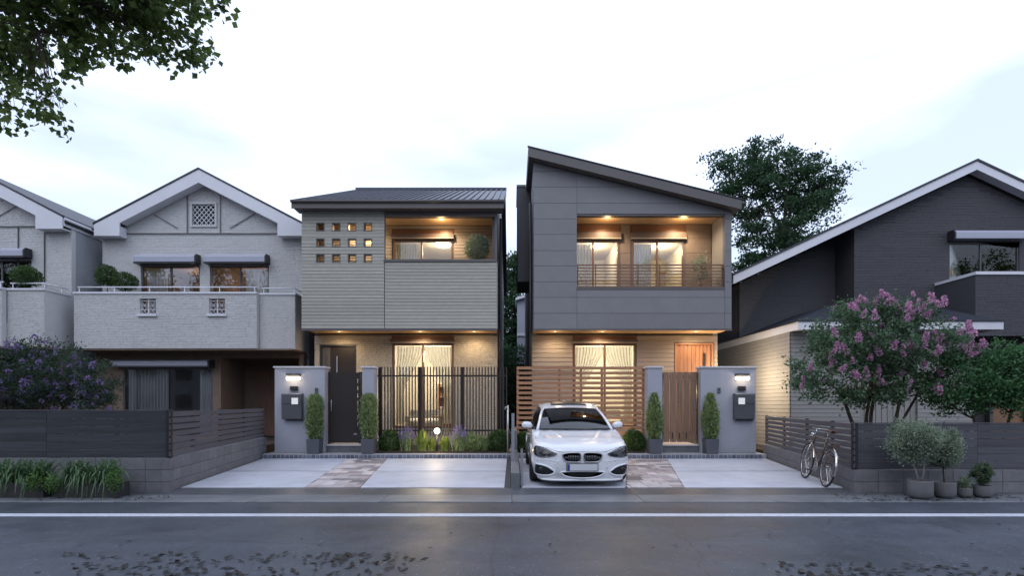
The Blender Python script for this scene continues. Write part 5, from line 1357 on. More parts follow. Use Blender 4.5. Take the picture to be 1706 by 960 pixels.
spiky('tall thin green plant between the second lavender and the alley shrub', 785, 14.3, 38, 20, 160, 'leaf_cone', 'spiky_plant', 'plant', bw=.01)
spiky('small yellow-green plant by the right front wing of the white car', 1036, 14.3, 26, 12, 120, 'leaf_yel', 'spiky_plant', 'plant', bw=.014)
t = thing('garden_lamp', 'glowing globe lamp on a short post among the shrubs of the left house', 'garden lamp', (X(728, 14.1), 14.1, .2))
xl_, zl_ = X(728, 14.1), Z(718.5, 14.1)
MB().tube([(xl_, 14.1, .17), (xl_, 14.1, zl_ - .07)], .022, 10).obj('post', 'dark_metal', t, smooth=True)
MB().lathe([(.001, zl_ + .078), (.04, zl_ + .07), (.07, zl_ + .04), (.078, zl_), (.07, zl_ - .04), (.04, zl_ - .07), (.001, zl_ - .075)], (xl_, 14.1, 0), 18).obj('globe', 'lamp_white', t, smooth=True)
lamp(t, (xl_, 13.94, zl_ + .0), 20, (1, .72, .38), .08)
t = thing('garden_spot', 'small low garden light beside the wing of the white car', 'garden lamp', (X(1033, 14.2), 14.2, .2))
MB().tube([(X(1033, 14.2), 14.2, .17), (X(1033, 14.2), 14.2, .42)], .02, 8).obj('post', 'dark_metal', t)
MB().lathe([(.001, .50), (.045, .49), (.05, .43), (.001, .42)], (X(1033, 14.2), 14.2, 0), 12).obj('head', 'lamp_white', t)
lamp(t, (X(1033, 14.05), 14.05, .6), 4, (1, .72, .38), .06)
# light behind the gates (seen as the lit reveals)
for lab, px, yy, p in (('small lantern on the house wall behind the black gate', 608, 16.2, 14), ('small lantern on the house wall behind the wooden gate', 1096, 16.2, 18)):
    t = thing('porch_lamp', lab, 'wall lamp', (X(px, yy), yy, 2.3)); xx_ = X(px, yy)
    MB().box(xx_ - .05, xx_ + .05, yy + .04, yy + .15, 1.75, 1.95).obj('housing', 'dark_metal', t); MB().box(xx_ - .04, xx_ + .04, yy + .01, yy + .039, 1.78, 1.92).obj('lens', 'lamp_white', t)
    lamp(t, (xx_, yy - .25, 1.85), p, (1, .72, .40), .08)

# balcony plants
def ball_plant(label, px, py, rx_, rz_, Y, base, lm, n=3000, leaf=.06, name='balcony_shrub', potr=.16, wd=.4):
    x, z, k = X(px, Y), Z(py, Y), Y / FOC
    pot = thing('plant_pot', 'grey pot holding the ' + label, 'pot', (x, Y, base))
    MB().lathe([(.001, 0), (potr * .75, 0), (potr, .3), (potr * .9, .3), (potr * .85, .26), (.001, .26)], (x, Y, base), 16).obj('pot_body', 'pot_dark', pot, smooth=False)
    t = thing(name, label, 'shrub', (x, Y, base + .27))
    MB().tube([(x, Y, base + .24), (x + .02, Y, z)], [.022, .012], 6).obj('stem', 'bark', t)
    puff(t, (x, Y, z), (rx_ * k, rx_ * k * .85, rz_ * k), n, leaf, lm, wd=wd, shell=.35, lumps=9)
ball_plant('bushy olive-green plant on the balcony of the sage sided house', 795, 413, 20, 21, 15.75, 4.52, 'leaf_olive', 3600, .075, wd=.28)
ball_plant('left rounded shrub on the balcony of the pale gabled house', 178, 460, 17, 17, 16.25, 3.45, 'leaf_box', 2600)
ball_plant('right rounded shrub on the balcony of the pale gabled house', 208, 469, 20, 15, 16.3, 3.45, 'leaf_box', 2600)
ball_plant('rounded shrub on the balcony at the left edge of the picture', 46, 461, 22, 17, 15.5, 3.45, 'leaf_box', 2800)
x, Y = X(1166, 15.75), 15.75
pot = thing('plant_pot', 'grey pot holding the airy tree on the railed balcony', 'pot', (x, Y, 4.35))
MB().lathe([(.001, 0), (.12, 0), (.16, .3), (.14, .3), (.13, .26), (.001, .26)], (x, Y, 4.351), 16).obj('pot_body', 'pot_dark', pot)
t = thing('potted_tree', 'airy small-leaved young tree on the railed balcony', 'tree', (x, Y, 4.6))
crown(t, [((x, Y, 4.58), (x, Y, 5.3), .02)], [((x, Y, Z(450, Y)), (.30, .22, .42)), ((x + .08, Y, Z(428, Y)), (.14, .14, .22))], 34, 16, .07, .085, 'leaf_olive', limbs=5, wd=.35, twig=.004)

# ------------------------------------------------------------------ planters with spider plants and ivy (left)
for i, (a, b, lab) in enumerate(((-40, 74, 'long dark planter box at the left edge of the picture'), (91, 197, 'long dark planter box with spider plants, right one of the pair'))):
    Yp = 8.42; x0, x1 = X(a, Yp - .12), X(b, Yp - .12)
    t = thing('planter_box', lab, 'planter', ((x0 + x1) / 2, Yp, .01), group='long planter boxes by the block wall')
    MB().box(x0, x1, Yp - .14, Yp - .11, .002, .24).box(x0, x1, Yp + .11, Yp + .14, .002, .24).box(x0, x0 + .03, Yp - .109, Yp + .109, .002, .24).box(x1 - .03, x1, Yp - .109, Yp + .109, .002, .24).obj('box', 'planter', t, bevel=.004)
    MB().box(x0 + .031, x1 - .031, Yp - .109, Yp + .109, .03, .21).obj('potting_soil', 'soil', t)
def spider(label, px, hpx, wpx):
    Yp = 8.42; x = X(px, Yp); t = thing('spider_plant', label, 'plant', (x, Yp, .21), group='striped arching plants in the planter boxes')
    vs = []; H = hpx * Yp / FOC; W = wpx * Yp / FOC / 2
    for i in range(160):
        a = R.uniform(0, 6.283); up_ = H * R.uniform(.35, 1.0); out_ = W * R.uniform(.35, 1.15); drop = R.uniform(0.10, .45) if R.random() < .6 else 0
        p0 = Vector((x + R.gauss(0, .05), Yp + R.gauss(0, .03), .20)); d = Vector((math.cos(a), math.sin(a) * .8 - .12, 0))
        pts = []
        for k in range(7):
            u = k / 6; pts.append(p0 + d * out_ * u + Vector((0, 0, up_ * math.sin(min(u * 1.9, 1.57 + u * .25)) - drop * u ** 3)))
        s = Vector((-d.y, d.x, 0)).normalized(); s = (s * .7 + Vector((.5, 0, .0))).normalized()
        for k in range(6):
            w0, w1 = .012 * math.sin(.35 + 2.6 * k / 6), .011 * math.sin(.35 + 2.6 * (k + 1) / 6)
            vs.append([pts[k] - s * w0, pts[k] + s * w0, pts[k + 1] + s * w1, pts[k + 1] - s * w1])
    foliage('blades', np.array([[tuple(q) for q in f] for f in vs]), 'blade', t)
for px, l in ((8, 'striped arching plant at the left edge of the left planter'), (40, 'striped arching plant between the edge plant and the ivy of the left planter'), (62, 'striped arching plant at the right end of the left planter'), (125, 'striped arching plant in the middle of the right planter'), (176, 'striped arching plant near the right end of the right planter'), (152, 'dark low arching plant between the two tall ones in the right planter')):
    spider(l, px, 44 if px != 152 else 36, 62)
def ivy(label, px, py, rx_, rz_, n):
    Yp = 8.36; x = X(px, Yp); z = Z(py, Yp); t = thing('ivy', label, 'ivy', (x, Yp, .2), group='trailing ivy in the planter boxes'); k = Yp / FOC
    P = in_ell(n, (x, Yp - .12, z), (rx_ * k, .16, rz_ * k), .2)
    foliage('foliage', leaf_arrays(P, .028, wd=.95, down=.25, outc=(x, Yp + .3, z + .1), outk=1.2), 'ivy', t)
ivy('bright ivy trailing over the right end of the right planter', 202, 797, 11, 22, 420)
ivy('ivy trailing over the left end of the right planter', 101, 803, 11, 18, 340)
ivy('ivy trailing over the right end of the left planter', 72, 800, 12, 18, 380)

# ------------------------------------------------------------------ potted shrubs (right, on the pavement)
def round_pot(label, px, ytop, ybot, wpx, m='pot_grey', bowl=.35):
    Y = GY(ybot - 3, 0.012) + .0; x = X(px, Y); r = wpx * Y / FOC / 2; H = (ybot - ytop) * Y / FOC * .96
    t = thing('plant_pot', label, 'pot', (x, Y, .012), group='grey round pots on the pavement')
    MB().lathe([(.001, 0), (r * .62, 0), (r * .80, H * .06), (r * (1 - .12 * bowl), H * .22), (r, H * .5), (r * 1.0, H * .94), (r * .985, H), (r * .90, H), (r * .88, H * .9), (.001, H * .9)], (x, Y, .012), 28).obj('pot_body', m, t, smooth=True)
    MB().lathe([(.001, H * .915), (r * .875, H * .915)], (x, Y, .012), 20).obj('potting_soil', 'soil', t)
    return x, Y, .012 + H * .91
def potted(label, pot, cpx, cpy, rxp, rzp, n, leaf, lm, stems, bm='bark_pale', name='potted_shrub', r=.012, wd=.4):
    x, Y, z0 = pot; cx, cz, k = X(cpx, Y), Z(cpy, Y), Y / FOC
    t = thing(name, label, 'shrub', (x, Y, z0))
    mb = MB(); tips = []
    for dx0, dx1 in stems:
        path = curve_pts((x + dx0, Y, z0 - .01), (cx + dx1, Y + R.uniform(-.05, .05), cz - rzp * k * .25), 0, .06, 7)
        mb.tube(path, [r * (1 - .3 * q / 6) for q in range(7)], 7); tips.append(path[4]); tips.append(path[-1])
    for q in range(16):
        e = Vector(in_ell(1, (cx, Y, cz), (rxp * k * .8, rxp * k * .7, rzp * k * .8), .6)[0]); b = min(tips, key=lambda s: (s - e).length)
        mb.tube(curve_pts(b, e, .05, .08, 4), [r * .45, r * .35, r * .3, r * .2], 4)
    mb.obj('stem', bm, t, smooth=True)
    # fine-leaved cloud of many small puffs
    cl = in_ell(46, (cx, Y, cz), (rxp * k * .86, rxp * k * .72, rzp * k * .84), .55)
    m_ = n // 46; P = np.repeat(cl, m_, axis=0) + NR.normal(size=(46 * m_, 3)) * rxp * k * .15
    foliage('foliage', leaf_arrays(P, leaf, wd=wd + .2, up=.25, outc=(cx, Y, cz - .1), outk=.7), lm, t)
p1 = round_pot('largest grey round pot, under the two-stemmed shrub', 1532.5, 802, 834, 37, bowl=.15)
p2 = round_pot('second grey pot, under the one-stemmed shrub', 1574, 805, 833, 31, bowl=.1)
p3 = round_pot('smallest grey pot holding a low tuft', 1607, 815.5, 832, 21)
p4 = round_pot('grey pot at the right end of the row, under the small upright shrub', 1637, 811.5, 832, 27, bowl=.1)
potted('large silvery green rounded shrub with two pale stems in the biggest pot', p1, 1523, 734, 41, 37, 13000, .030, 'leaf_olive', [(-.01, -.07), (.02, .06)])
potted('silvery green rounded shrub with a single stem in the second pot', p2, 1574, 750, 29, 34, 9000, .030, 'leaf_olive', [(0, 0)], bm='bark')
potted('low tuft of fleshy leaves in the smallest pot', p3, 1607, 807, 11, 10, 900, .034, 'leaf_olive', [(0, 0)], bm='bark', r=.006, wd=.3)
potted('small dense upright green shrub in the last pot', p4, 1635, 789, 15, 21, 3200, .028, 'leaf_small', [(0, 0)], bm='bark', r=.008)

# ================================================================== TREES AND BUSHES
# pink flowered tree behind the right fence
def flowers(t, centres, mname, L, Rr, npet, nm='flower_cluster'):
    mesh = []
    for q in range(3):
        u = NR.uniform(0, 1, npet); a = NR.uniform(0, 6.283, npet); rr = Rr * (1 - .75 * u) * NR.uniform(.5, 1, npet)
        P = np.stack([rr * np.cos(a), rr * np.sin(a), u * L], 1)
        mesh.append(quads_mesh(nm, leaf_arrays(P, .030, wd=.9, outc=(0, 0, L * .3), outk=.8), mname))
    off = wloc(t)
    for c in centres:
        o = link(nm, R.choice(mesh), t, Vector(c) - off, (R.gauss(0, .45), R.gauss(0, .45), R.uniform(0, 6))); s = R.uniform(.75, 1.3); o.scale = (s, s, s)
Yt = 10.3
t = thing('lilac_tree', 'many-stemmed tree full of pink flower spikes behind the right fence', 'tree', (X(1462, Yt), Yt, .2))
bx = X(1462, Yt)
stems = [((bx - .06, Yt, .2), (X(1408, Yt), Yt + .1, Z(655, Yt)), .045), ((bx - .02, Yt + .05, .2), (X(1448, Yt), Yt - .1, Z(640, Yt)), .04), ((bx + .03, Yt, .2), (X(1472, Yt), Yt + .15, Z(635, Yt)), .045), ((bx + .08, Yt + .03, .2), (X(1505, Yt), Yt, Z(640, Yt)), .04), ((bx + .15, Yt + .1, .2), (X(1540, Yt), Yt + .1, Z(650, Yt)), .035)]
ells = [((X(1440, Yt), Yt, Z(565, Yt)), (1.05, .9, .72)), ((X(1525, Yt), Yt, Z(580, Yt)), (.85, .8, .65)), ((X(1385, Yt), Yt, Z(620, Yt)), (.75, .6, .55)), ((X(1500, Yt), Yt, Z(640, Yt)), (.9, .7, .38)), ((X(1350, Yt), Yt, Z(640, Yt)), (.38, .4, .28)), ((X(1440, Yt), Yt, Z(655, Yt)), (.75, .6, .22)), ((X(1590, Yt), Yt, Z(600, Yt)), (.35, .5, .35)), ((X(1480, Yt), Yt, Z(530, Yt)), (.8, .6, .36))]
cl = crown(t, stems, ells, 385, 66, .095, .056, 'leaf_lilac', limbs=5, shell=.25, wd=.75)
tc_ = np.array((X(1455, Yt), Yt, Z(600, Yt)))
sel = [c for c in cl if (c[1] < Yt + .1 or c[2] > Z(540, Yt)) and c[2] > Z(655, Yt)]
R.shuffle(sel)
def outw(c, k):
    c = np.array(c); d = c - tc_; d[1] -= .9; d /= np.linalg.norm(d); return tuple(c + d * k)
sel = sorted(sel, key=lambda c: c[1])[:int(len(sel) * .62)]; R.shuffle(sel)
fl = [outw(c, .13 + R.random() * .1) for c in sel[:100]]
top = sorted(cl, key=lambda c: -c[2])[:45]; R.shuffle(top)
fl += [tuple(np.array(c) + np.array([R.gauss(0, .08), R.gauss(0, .1), .08])) for c in top[:18]]
flowers(t, fl, 'pink', .14, .045, 80)
# green bush at the right edge
Yb_ = 10.0
t = thing('leafy_bush', 'large deep green leafy bush at the right edge behind the fence', 'bush', (X(1640, Yb_), Yb_, .2))
bx = X(1640, Yb_)
crown(t, [((bx, Yb_, .2), (bx - .2, Yb_, 1.2), .04), ((bx + .2, Yb_, .2), (bx + .5, Yb_, 1.3), .04)], [((X(1640, Yb_), Yb_, Z(640, Yb_)), (1.0, .7, .62)), ((X(1700, Yb_), Yb_, Z(630, Yb_)), (.7, .6, .65)), ((X(1590, Yb_), Yb_ + .1, Z(665, Yb_)), (.6, .5, .4)), ((X(1665, Yb_), Yb_, Z(600, Yb_)), (.5, .5, .35))], 170, 75, .12, .068, 'leaf_bush', limbs=5, wd=.5, shell=.3)
# purple bush left
Yu = 9.7
t = thing('purple_bush', 'dim bushy shrub with scattered purple blossoms behind the left fence', 'bush', (X(95, Yu), Yu, .4))
bx = X(95, Yu)
cl = crown(t, [((bx - .1, Yu, .35), (bx - .3, Yu, 1.3), .04), ((bx, Yu, .35), (bx + .1, Yu, 1.4), .04), ((bx + .15, Yu, .35), (bx + .45, Yu, 1.3), .035)],
           [((X(85, Yu), Yu, Z(620, Yu)), (.92, .7, .65)), ((X(25, Yu), Yu, Z(640, Yu)), (.6, .6, .5)), ((X(150, Yu), Yu, Z(645, Yu)), (.52, .5, .42)), ((X(60, Yu), Yu, Z(670, Yu)), (1.1, .6, .4)), ((X(-40, Yu), Yu, Z(650, Yu)), (.6, .5, .5)), ((X(165, Yu), Yu, Z(675, Yu)), (.35, .4, .3))], 230, 70, .09, .06, 'leaf_lilac_dim', limbs=5, shell=.3, wd=.32, up=.4)
sel = [c for c in cl if c[1] < Yu + .15]; R.shuffle(sel)
flowers(t, [tuple(np.array(c) + np.array([R.gauss(0, .07), -.13, .04])) for c in sel[:170]], 'purple', .05, .046, 26)
# tall tree behind the panel house
def big_tree(label, px, py, rpx, rzpx, Y, n, base=0, lm='leaf_dark', leaf=.16, extra=()):
    x, z, k = X(px, Y), Z(py, Y), Y / FOC
    t = thing('tall_tree', label, 'tree', (x, Y, base), group='dark tall trees behind the houses')
    es = [((x, Y, z), (rpx * k * .8, rpx * k * .7, rzpx * k * .85))]
    for a, b, c, d in extra: es.append(((X(a, Y), Y, Z(b, Y)), (c * k, c * k * .9, d * k)))
    crown(t, [((x, Y, base), (x + .3, Y, z - rzpx * k * .35), .26)], es, n, 80, .27, leaf, lm, limbs=14, shell=.35, wd=.55, flat=.36, twig=.02)
big_tree('tall dark tree rising between the panelled house and the charcoal gable house', 1292, 345, 105, 105, 27, 430, extra=((1235, 290, 42, 45), (1345, 300, 58, 45), (1375, 345, 38, 35), (1205, 270, 32, 30), (1285, 268, 60, 38), (1250, 480, 50, 60), (1215, 500, 30, 70), (1310, 440, 70, 50), (1200, 350, 30, 60)))
big_tree('dark tree filling the alley between the two houses', 852, 540, 36, 110, 33, 220, extra=((862, 450, 24, 30),), leaf=.17)
# overhanging branches, top left, of a street tree that stands beside the viewer
t = thing('street_tree', 'overhanging leafy branches of a street tree in the top left corner', 'tree', (-6.6, 2.6, 0))
def oh(px, py, Y, a, b, c): return ((X(px, Y), Y, Z(py, Y)), (a, b, c))
es = [oh(60, 25, 6.3, .75, .8, .50), oh(180, 20, 6.3, .70, .6, .46), oh(275, 35, 6.2, .45, .5, .42), oh(25, 110, 6.2, .42, .5, .42), oh(235, 60, 6.2, .34, .3, .20), oh(130, 62, 6.3, .40, .4, .22), oh(312, 62, 6.2, .16, .2, .22), oh(360, 12, 6.2, .12, .1, .14),
      oh(45, 175, 6.0, .30, .3, .18), oh(90, 195, 6.0, .14, .2, .10), oh(12, 195, 6.0, .2, .2, .14), oh(205, 95, 6.1, .05, .1, .15), oh(258, 90, 6.1, .08, .1, .08), oh(120, 96, 6.1, .04, .1, .05), oh(85, 158, 6.0, .12, .2, .04), oh(325, 92, 6.2, .05, .1, .08), oh(160, 85, 6.1, .05, .1, .08), oh(-60, 60, 6.2, .7, .7, .8), oh(80, -60, 5.8, 1.1, .9, .5), oh(230, -60, 5.8, .9, .8, .5)]
crown(t, [((-6.6, 2.6, 0), (-6.3, 3.6, 4.6), .16)], es, 640, 15, .07, .080, 'leaf_over', limbs=16, shell=.05, lim=.26, wd=.8, down=.35, up=0, twig=.006)
# street trees on the far pavement behind the viewer, mirrored in the dark windows
t = thing('pavement_tree', 'street tree on the pavement behind the viewer, straight behind the left house', 'tree', (-11, -10, .1), group='street trees behind the viewer')
crown(t, [((-11, -10, .1), (-10.7, -10, 5.0), .22)], [((-11, -10, 9.0), (4.0, 2.6, 5.0))], 190, 60, .42, .24, 'leaf_over', limbs=9, shell=.3, twig=.02)
for x_, y_, l_ in ((-38, -10, 'street tree behind the viewer, farthest to the left'), (-31, -10, 'street tree behind the viewer, second from the left'), (-24.5, -11, 'street tree behind the viewer, third from the left'), (-18, -10, 'street tree behind the viewer, fourth from the left'), (13, -11, 'street tree behind the viewer, right of the car'), (39, -10, 'street tree behind the viewer, farthest to the right')):
    o = t.copy(); C.objects.link(o); o.location = (x_, y_, .1); o.rotation_euler = (0, 0, x_); o['label'] = l_
    for ch in list(t.children):
        c = ch.copy(); C.objects.link(c); c.parent = o
gw2 = thing('sky_block_wall', 'plain dark wall added to block bright sky at the far end of the alley behind the hedge', 'wall', (0, 29.7, 0))  # added wall, keeps bright sky from showing through the hedge
MB().box(-3, 3, 29.6, 29.75, 0, 3.6).obj('wall_body', 'brown_wall', gw2); MB().box(-3.03, 3.03, 29.57, 29.78, 3.601, 3.66).obj('coping', 'slate', gw2)
hd = thing('hedge', 'dark hedge closing the far end of the alley', 'hedge', (0, 29, 0))
P = NR.uniform((-2.2, 28, 0), (2.4, 29.2, 4.6), (9000, 3)); foliage('foliage', leaf_arrays(P, .16, wd=.6), 'leaf_dark', hd)

# ================================================================== FALLEN LEAVES
def litter(label, px0, px1, py0, py1, n, z=0.004, size=.055):
    P = []
    ctr = [(R.uniform(px0, px1), R.uniform(py0, py1)) for _ in range(max(4, n // 5))]
    for i in range(n):
        c = R.choice(ctr); px = c[0] + R.gauss(0, (px1 - px0) * .035); py = c[1] + R.gauss(0, (py1 - py0) * .12)
        if R.random() < .45: px, py = R.uniform(px0, px1), R.uniform(py0, py1)
        py = max(py, py0); Y = 880 * EYE / (py - 672)
        if not (3.5 < Y < 9): continue
        P.append((X(px, Y), Y, z + R.uniform(.004, .012)))
    P = np.array(P); n = len(P)
    a = NR.uniform(0, 6.283, n); tl = NR.uniform(-.1, .30, n)
    d = np.stack([np.cos(a), np.sin(a), tl], 1); s = np.stack([-np.sin(a), np.cos(a), NR.uniform(-.4, .4, n)], 1)
    l = (size * NR.uniform(.6, 1.25, n))[:, None]; v = np.empty((n, 4, 3))
    v[:, 0] = P; v[:, 1] = P + d * l * .5 + s * l * .26; v[:, 2] = P + d * l; v[:, 3] = P + d * l * .5 - s * l * .26
    v[:, :, 2] = np.maximum(v[:, :, 2], z + .001)
    o = foliage('fallen_leaves', v, 'dead_leaf', None, loc=tuple(P.mean(axis=0) * [1, 1, 0]), kind='stuff'); tag(o, label, 'leaves')
litter('dark fallen leaves scattered on the road at the lower left', 100, 700, 926, 985, 340, size=.078)
litter('dark fallen leaves scattered on the road at the lower right', 1300, 1760, 943, 990, 240, size=.078)
litter('fallen leaves along the gutter below the planter boxes', 20, 290, 828, 837, 90, .015)
litter('fallen leaves along the gutter round the potted shrubs', 1410, 1720, 827, 838, 220, .015)
litter('a few single leaves strewn across the middle of the road', 20, 1690, 866, 925, 34)
# ================================================================== WHITE CAR
M['paint'] = mat('white_car_paint', (0.70, 0.71, 0.74), rough=0.25, var=0.0, coat=1.0, spec=0.5)
M['rubber'] = mat('rubber', (0.018, 0.018, 0.02), rough=0.7, var=0.1)
M['car_black'] = mat('car_black_trim', (0.012, 0.012, 0.014), rough=0.35, var=0)
M['intake'] = mat('intake_mesh', (0.035, 0.035, 0.042), rough=0.5, var=0)
M['car_glass'] = glassmat('car_glass', (0.20, 0.23, 0.28), refl=0.8)
M['cabin'] = mat('cabin_dark', (0.012, 0.012, 0.014), rough=0.95, var=0)
M['seat'] = mat('car_seat', (0.10, 0.10, 0.115), rough=0.8, var=0)
M['lens_glass'] = mat('headlight_lens', (0.030, 0.031, 0.038), rough=0.06, var=0, coat=1.0)
M['plate_white'] = mat('plate_white', (0.58, 0.59, 0.62), rough=0.4, var=0)
M['plate_blue'] = mat('plate_blue', (0.03, 0.05, 0.22), rough=0.4, var=0)
M['rim'] = mat('alloy_rim', (0.35, 0.35, 0.37), rough=0.3, var=0, metal=0.9)
CX, CY = 1.205, 9.06
car = thing('parked_car', 'white hatchback parked nose-out on the right driveway', 'car', (CX, CY, DZ))
def itp(tab, s):
    for (a, va), (b, vb) in zip(tab, tab[1:]):
        if s <= b:
            t = 0 if b == a else max(0, (s - a) / (b - a)); t = t * t * (3 - 2 * t) * .35 + t * .65
            return va + (vb - va) * t
    return tab[-1][1]
Wt = [(0, .56), (.02, .66), (.05, .725), (.10, .775), (.18, .815), (.30, .850), (.5, .868), (.8, .878), (3.3, .878), (3.9, .855), (4.2, .79), (4.32, .70)]
Tt = [(0, .595), (.02, .645), (.05, .680), (.10, .715), (.2, .757), (.5, .830), (1.05, .935), (1.25, .96), (3.7, .98), (4.1, .96), (4.25, .90), (4.32, .80)]
Bt = [(0, .125), (.05, .110), (.3, .12), (4.0, .17), (4.32, .26)]
AX_F, AX_R, RW = .80, 3.49, .325
def cr(P, n):   # Catmull-Rom through points
    out = []
    for i in range(len(P) - 1):
        p0 = P[max(i - 1, 0)]; p1 = P[i]; p2 = P[i + 1]; p3 = P[min(i + 2, len(P) - 1)]
        for k in range(n):
            t = k / n
            out.append(tuple(.5 * ((2 * p1[j]) + (-p0[j] + p2[j]) * t + (2 * p0[j] - 5 * p1[j] + 4 * p2[j] - p3[j]) * t * t + (-p0[j] + 3 * p1[j] - 3 * p2[j] + p3[j]) * t ** 3) for j in (0, 1)))
    out.append(P[-1]); return out
def section(s):
    w_, zt, zb = itp(Wt, s), itp(Tt, s), itp(Bt, s)
    sh = zt - (.055 if s < 1.3 else .03) - .05 * max(0, 1 - s / .25)
    if s > 1.3: sh = .90
    P = [(0, zb), (.78 * w_, zb), (.93 * w_, zb + .075), (.985 * w_, .34), (1.0 * w_, .50), (.985 * w_, min(.62, sh - .06)), (.945 * w_, sh - .01), (.86 * w_, sh + .030), (.62 * w_, zt - .012), (.36 * w_, zt - .003), (0, zt)]
    q = cr(P, 5); o = []
    for x, z in q:
        for ax in (AX_F, AX_R):
            dd_ = RW + .035
            if abs(s - ax) < dd_ and x > .62 * w_:
                az = .335 + math.sqrt(dd_ ** 2 - (s - ax) ** 2) - .0
                if z < az: z = az
        # bonnet creases running back from the grille
        if .12 < s < 1.15 and z > .6:
            cxr = .20 + .30 * (s - .1); z += .010 * math.exp(-((x - cxr) / .035) ** 2) * min(1, (s - .12) / .2) - .012 * math.exp(-(x / .12) ** 2) * 0
            cx2 = .55 + .12 * s; z += .008 * math.exp(-((x - cx2) / .05) ** 2) * min(1, (s - .12) / .2)
        o.append((x, z))
    return o
ss = [0, .01, .02, .035, .05, .07, .10, .13, .17, .22, .28, .35, .42]
s = .445
while s < 4.1: ss.append(round(s, 4)); s += .035 if (s < 1.2 or 3.1 < s < 3.9) else .12
ss += [4.1, 4.18, 4.25, 4.29, 4.32]
mb = MB(); rows = []
for s in ss:
    h_ = section(s); full = [(-x, s, z) for x, z in reversed(h_)] + [(x, s, z) for x, z in h_[1:]]
    rows.append(full)
mb.grid(rows)
ncol = len(rows[0])
mb.f.append(tuple(range(ncol))); mb.f.append(tuple(range((len(rows) - 1) * ncol, len(rows) * ncol)))
body = mb.obj('body', 'paint', car, smooth=True, local=True)
def bvh_of(m_):
    return BVHTree.FromPolygons([Vector(v) for v in m_.v], m_.f)
# blended nose cap: triangulated for the ray hits
tri = MB(); tri.v = list(mb.v); tri.f = [f for f in mb.f if len(f) == 4]
c0 = len(tri.v); tri.v.append((0, 0, .4)); tri.f += [(i, (i + 1) % ncol, c0) for i in range(ncol)]
BV = bvh_of(tri)
def dn(dz, P, n): return [(x, z - dz) for x, z in cr(P, n)]
def feat(name, outline, m, off=.006, cell=.025, parent=None, mirror=False, inset=None, smooth=True):
    """a shaped piece lying on the car's nose: outline in (x, z), dropped on to the body from the front"""
    res = []
    for sx in ((1, -1) if mirror else (1,)):
        bm = bmesh.new()
        vs = [bm.verts.new((sx * x, 0, z)) for x, z in outline]; bm.faces.new(vs)
        xs = [v.co.x for v in bm.verts]; zs = [v.co.z for v in bm.verts]
        x = min(xs) + cell
        while x < max(xs): bmesh.ops.bisect_plane(bm, geom=bm.verts[:] + bm.edges[:] + bm.faces[:], plane_co=(x, 0, 0), plane_no=(1, 0, 0)); x += cell
        z = min(zs) + cell
        while z < max(zs): bmesh.ops.bisect_plane(bm, geom=bm.verts[:] + bm.edges[:] + bm.faces[:], plane_co=(0, 0, z), plane_no=(0, 0, 1)); z += cell
        for v in bm.verts:
            hit, nrm, _, _ = BV.ray_cast(Vector((v.co.x, -1, v.co.z)), Vector((0, 1, 0)))
            if hit is None:
                hit, nrm, _, _ = BV.find_nearest(Vector((v.co.x, .2, v.co.z)))
            if nrm.y > 0: nrm = -nrm
            v.co = hit + Vector((nrm.x * .3, -1, nrm.z * .3)).normalized() * off
        bmesh.ops.triangulate(bm, faces=bm.faces[:])
        bmesh.ops.recalc_face_normals(bm, faces=bm.faces)
        if sum(f.normal.y for f in bm.faces) > 0: bmesh.ops.reverse_faces(bm, faces=bm.faces[:])
        # give it thickness
        r_ = bmesh.ops.extrude_face_region(bm, geom=bm.faces[:])
        for e in r_['geom']:
            if isinstance(e, bmesh.types.BMVert): e.co.y += 0
        me = bpy.data.meshes.new(name); bm.to_mesh(me); bm.free()
        me.materials.append(M[m])
        if smooth: me.shade_smooth()
        o = link(name, me, parent or car); res.append(o)
    return res
def rim_tube(name, outline, r, m, off=.004, mirror=False, parent=None, closed=True, n=6):
    for sx in ((1, -1) if mirror else (1,)):
        pts = []
        P = outline + ([outline[0]] if closed else [])
        for (x0, z0), (x1, z1) in zip(P, P[1:]):
            k = max(1, int(math.hypot(x1 - x0, z1 - z0) / .03))
            for q in range(k):
                x = x0 + (x1 - x0) * q / k; z = z0 + (z1 - z0) * q / k
                hit, nrm, _, _ = BV.ray_cast(Vector((sx * x, -1, z)), Vector((0, 1, 0)))
                if hit is None: hit, nrm, _, _ = BV.find_nearest(Vector((sx * x, .2, z)))
                pts.append(hit + Vector((0, -off, 0)))
        MB().tube(pts, r, n, closed=closed).obj(name, m, parent or car, smooth=True, local=True)
kid = dn(.050, [(.028, .55), (.031, .612), (.065, .640), (.20, .641), (.315, .625), (.338, .592), (.312, .528), (.262, .487), (.10, .479), (.045, .492), (.028, .55)], 3)[:-1]
feat('grille', kid, 'intake', .010, mirror=True, cell=.03)
rim_tube('grille_surround', kid, .011, 'chrome', .010, mirror=True)
for sx in (-1, 1):
    for k in range(9):
        x = .060 + k * .029; zt_ = .575 if x < .25 else .562; zb__ = .45 if x < .26 else .48
        rim_tube('grille_bar', [(sx * x, zb__), (sx * x, zt_)], .0035, 'steel', .014, closed=False, n=4)
head = dn(.030, [(.425, .600), (.50, .640), (.62, .690), (.74, .722), (.80, .715), (.828, .66), (.822, .60), (.79, .555), (.68, .535), (.56, .545), (.47, .565), (.425, .600)], 3)[:-1]
hl = feat('headlight', head, 'lens_glass', .008, mirror=True, cell=.03)
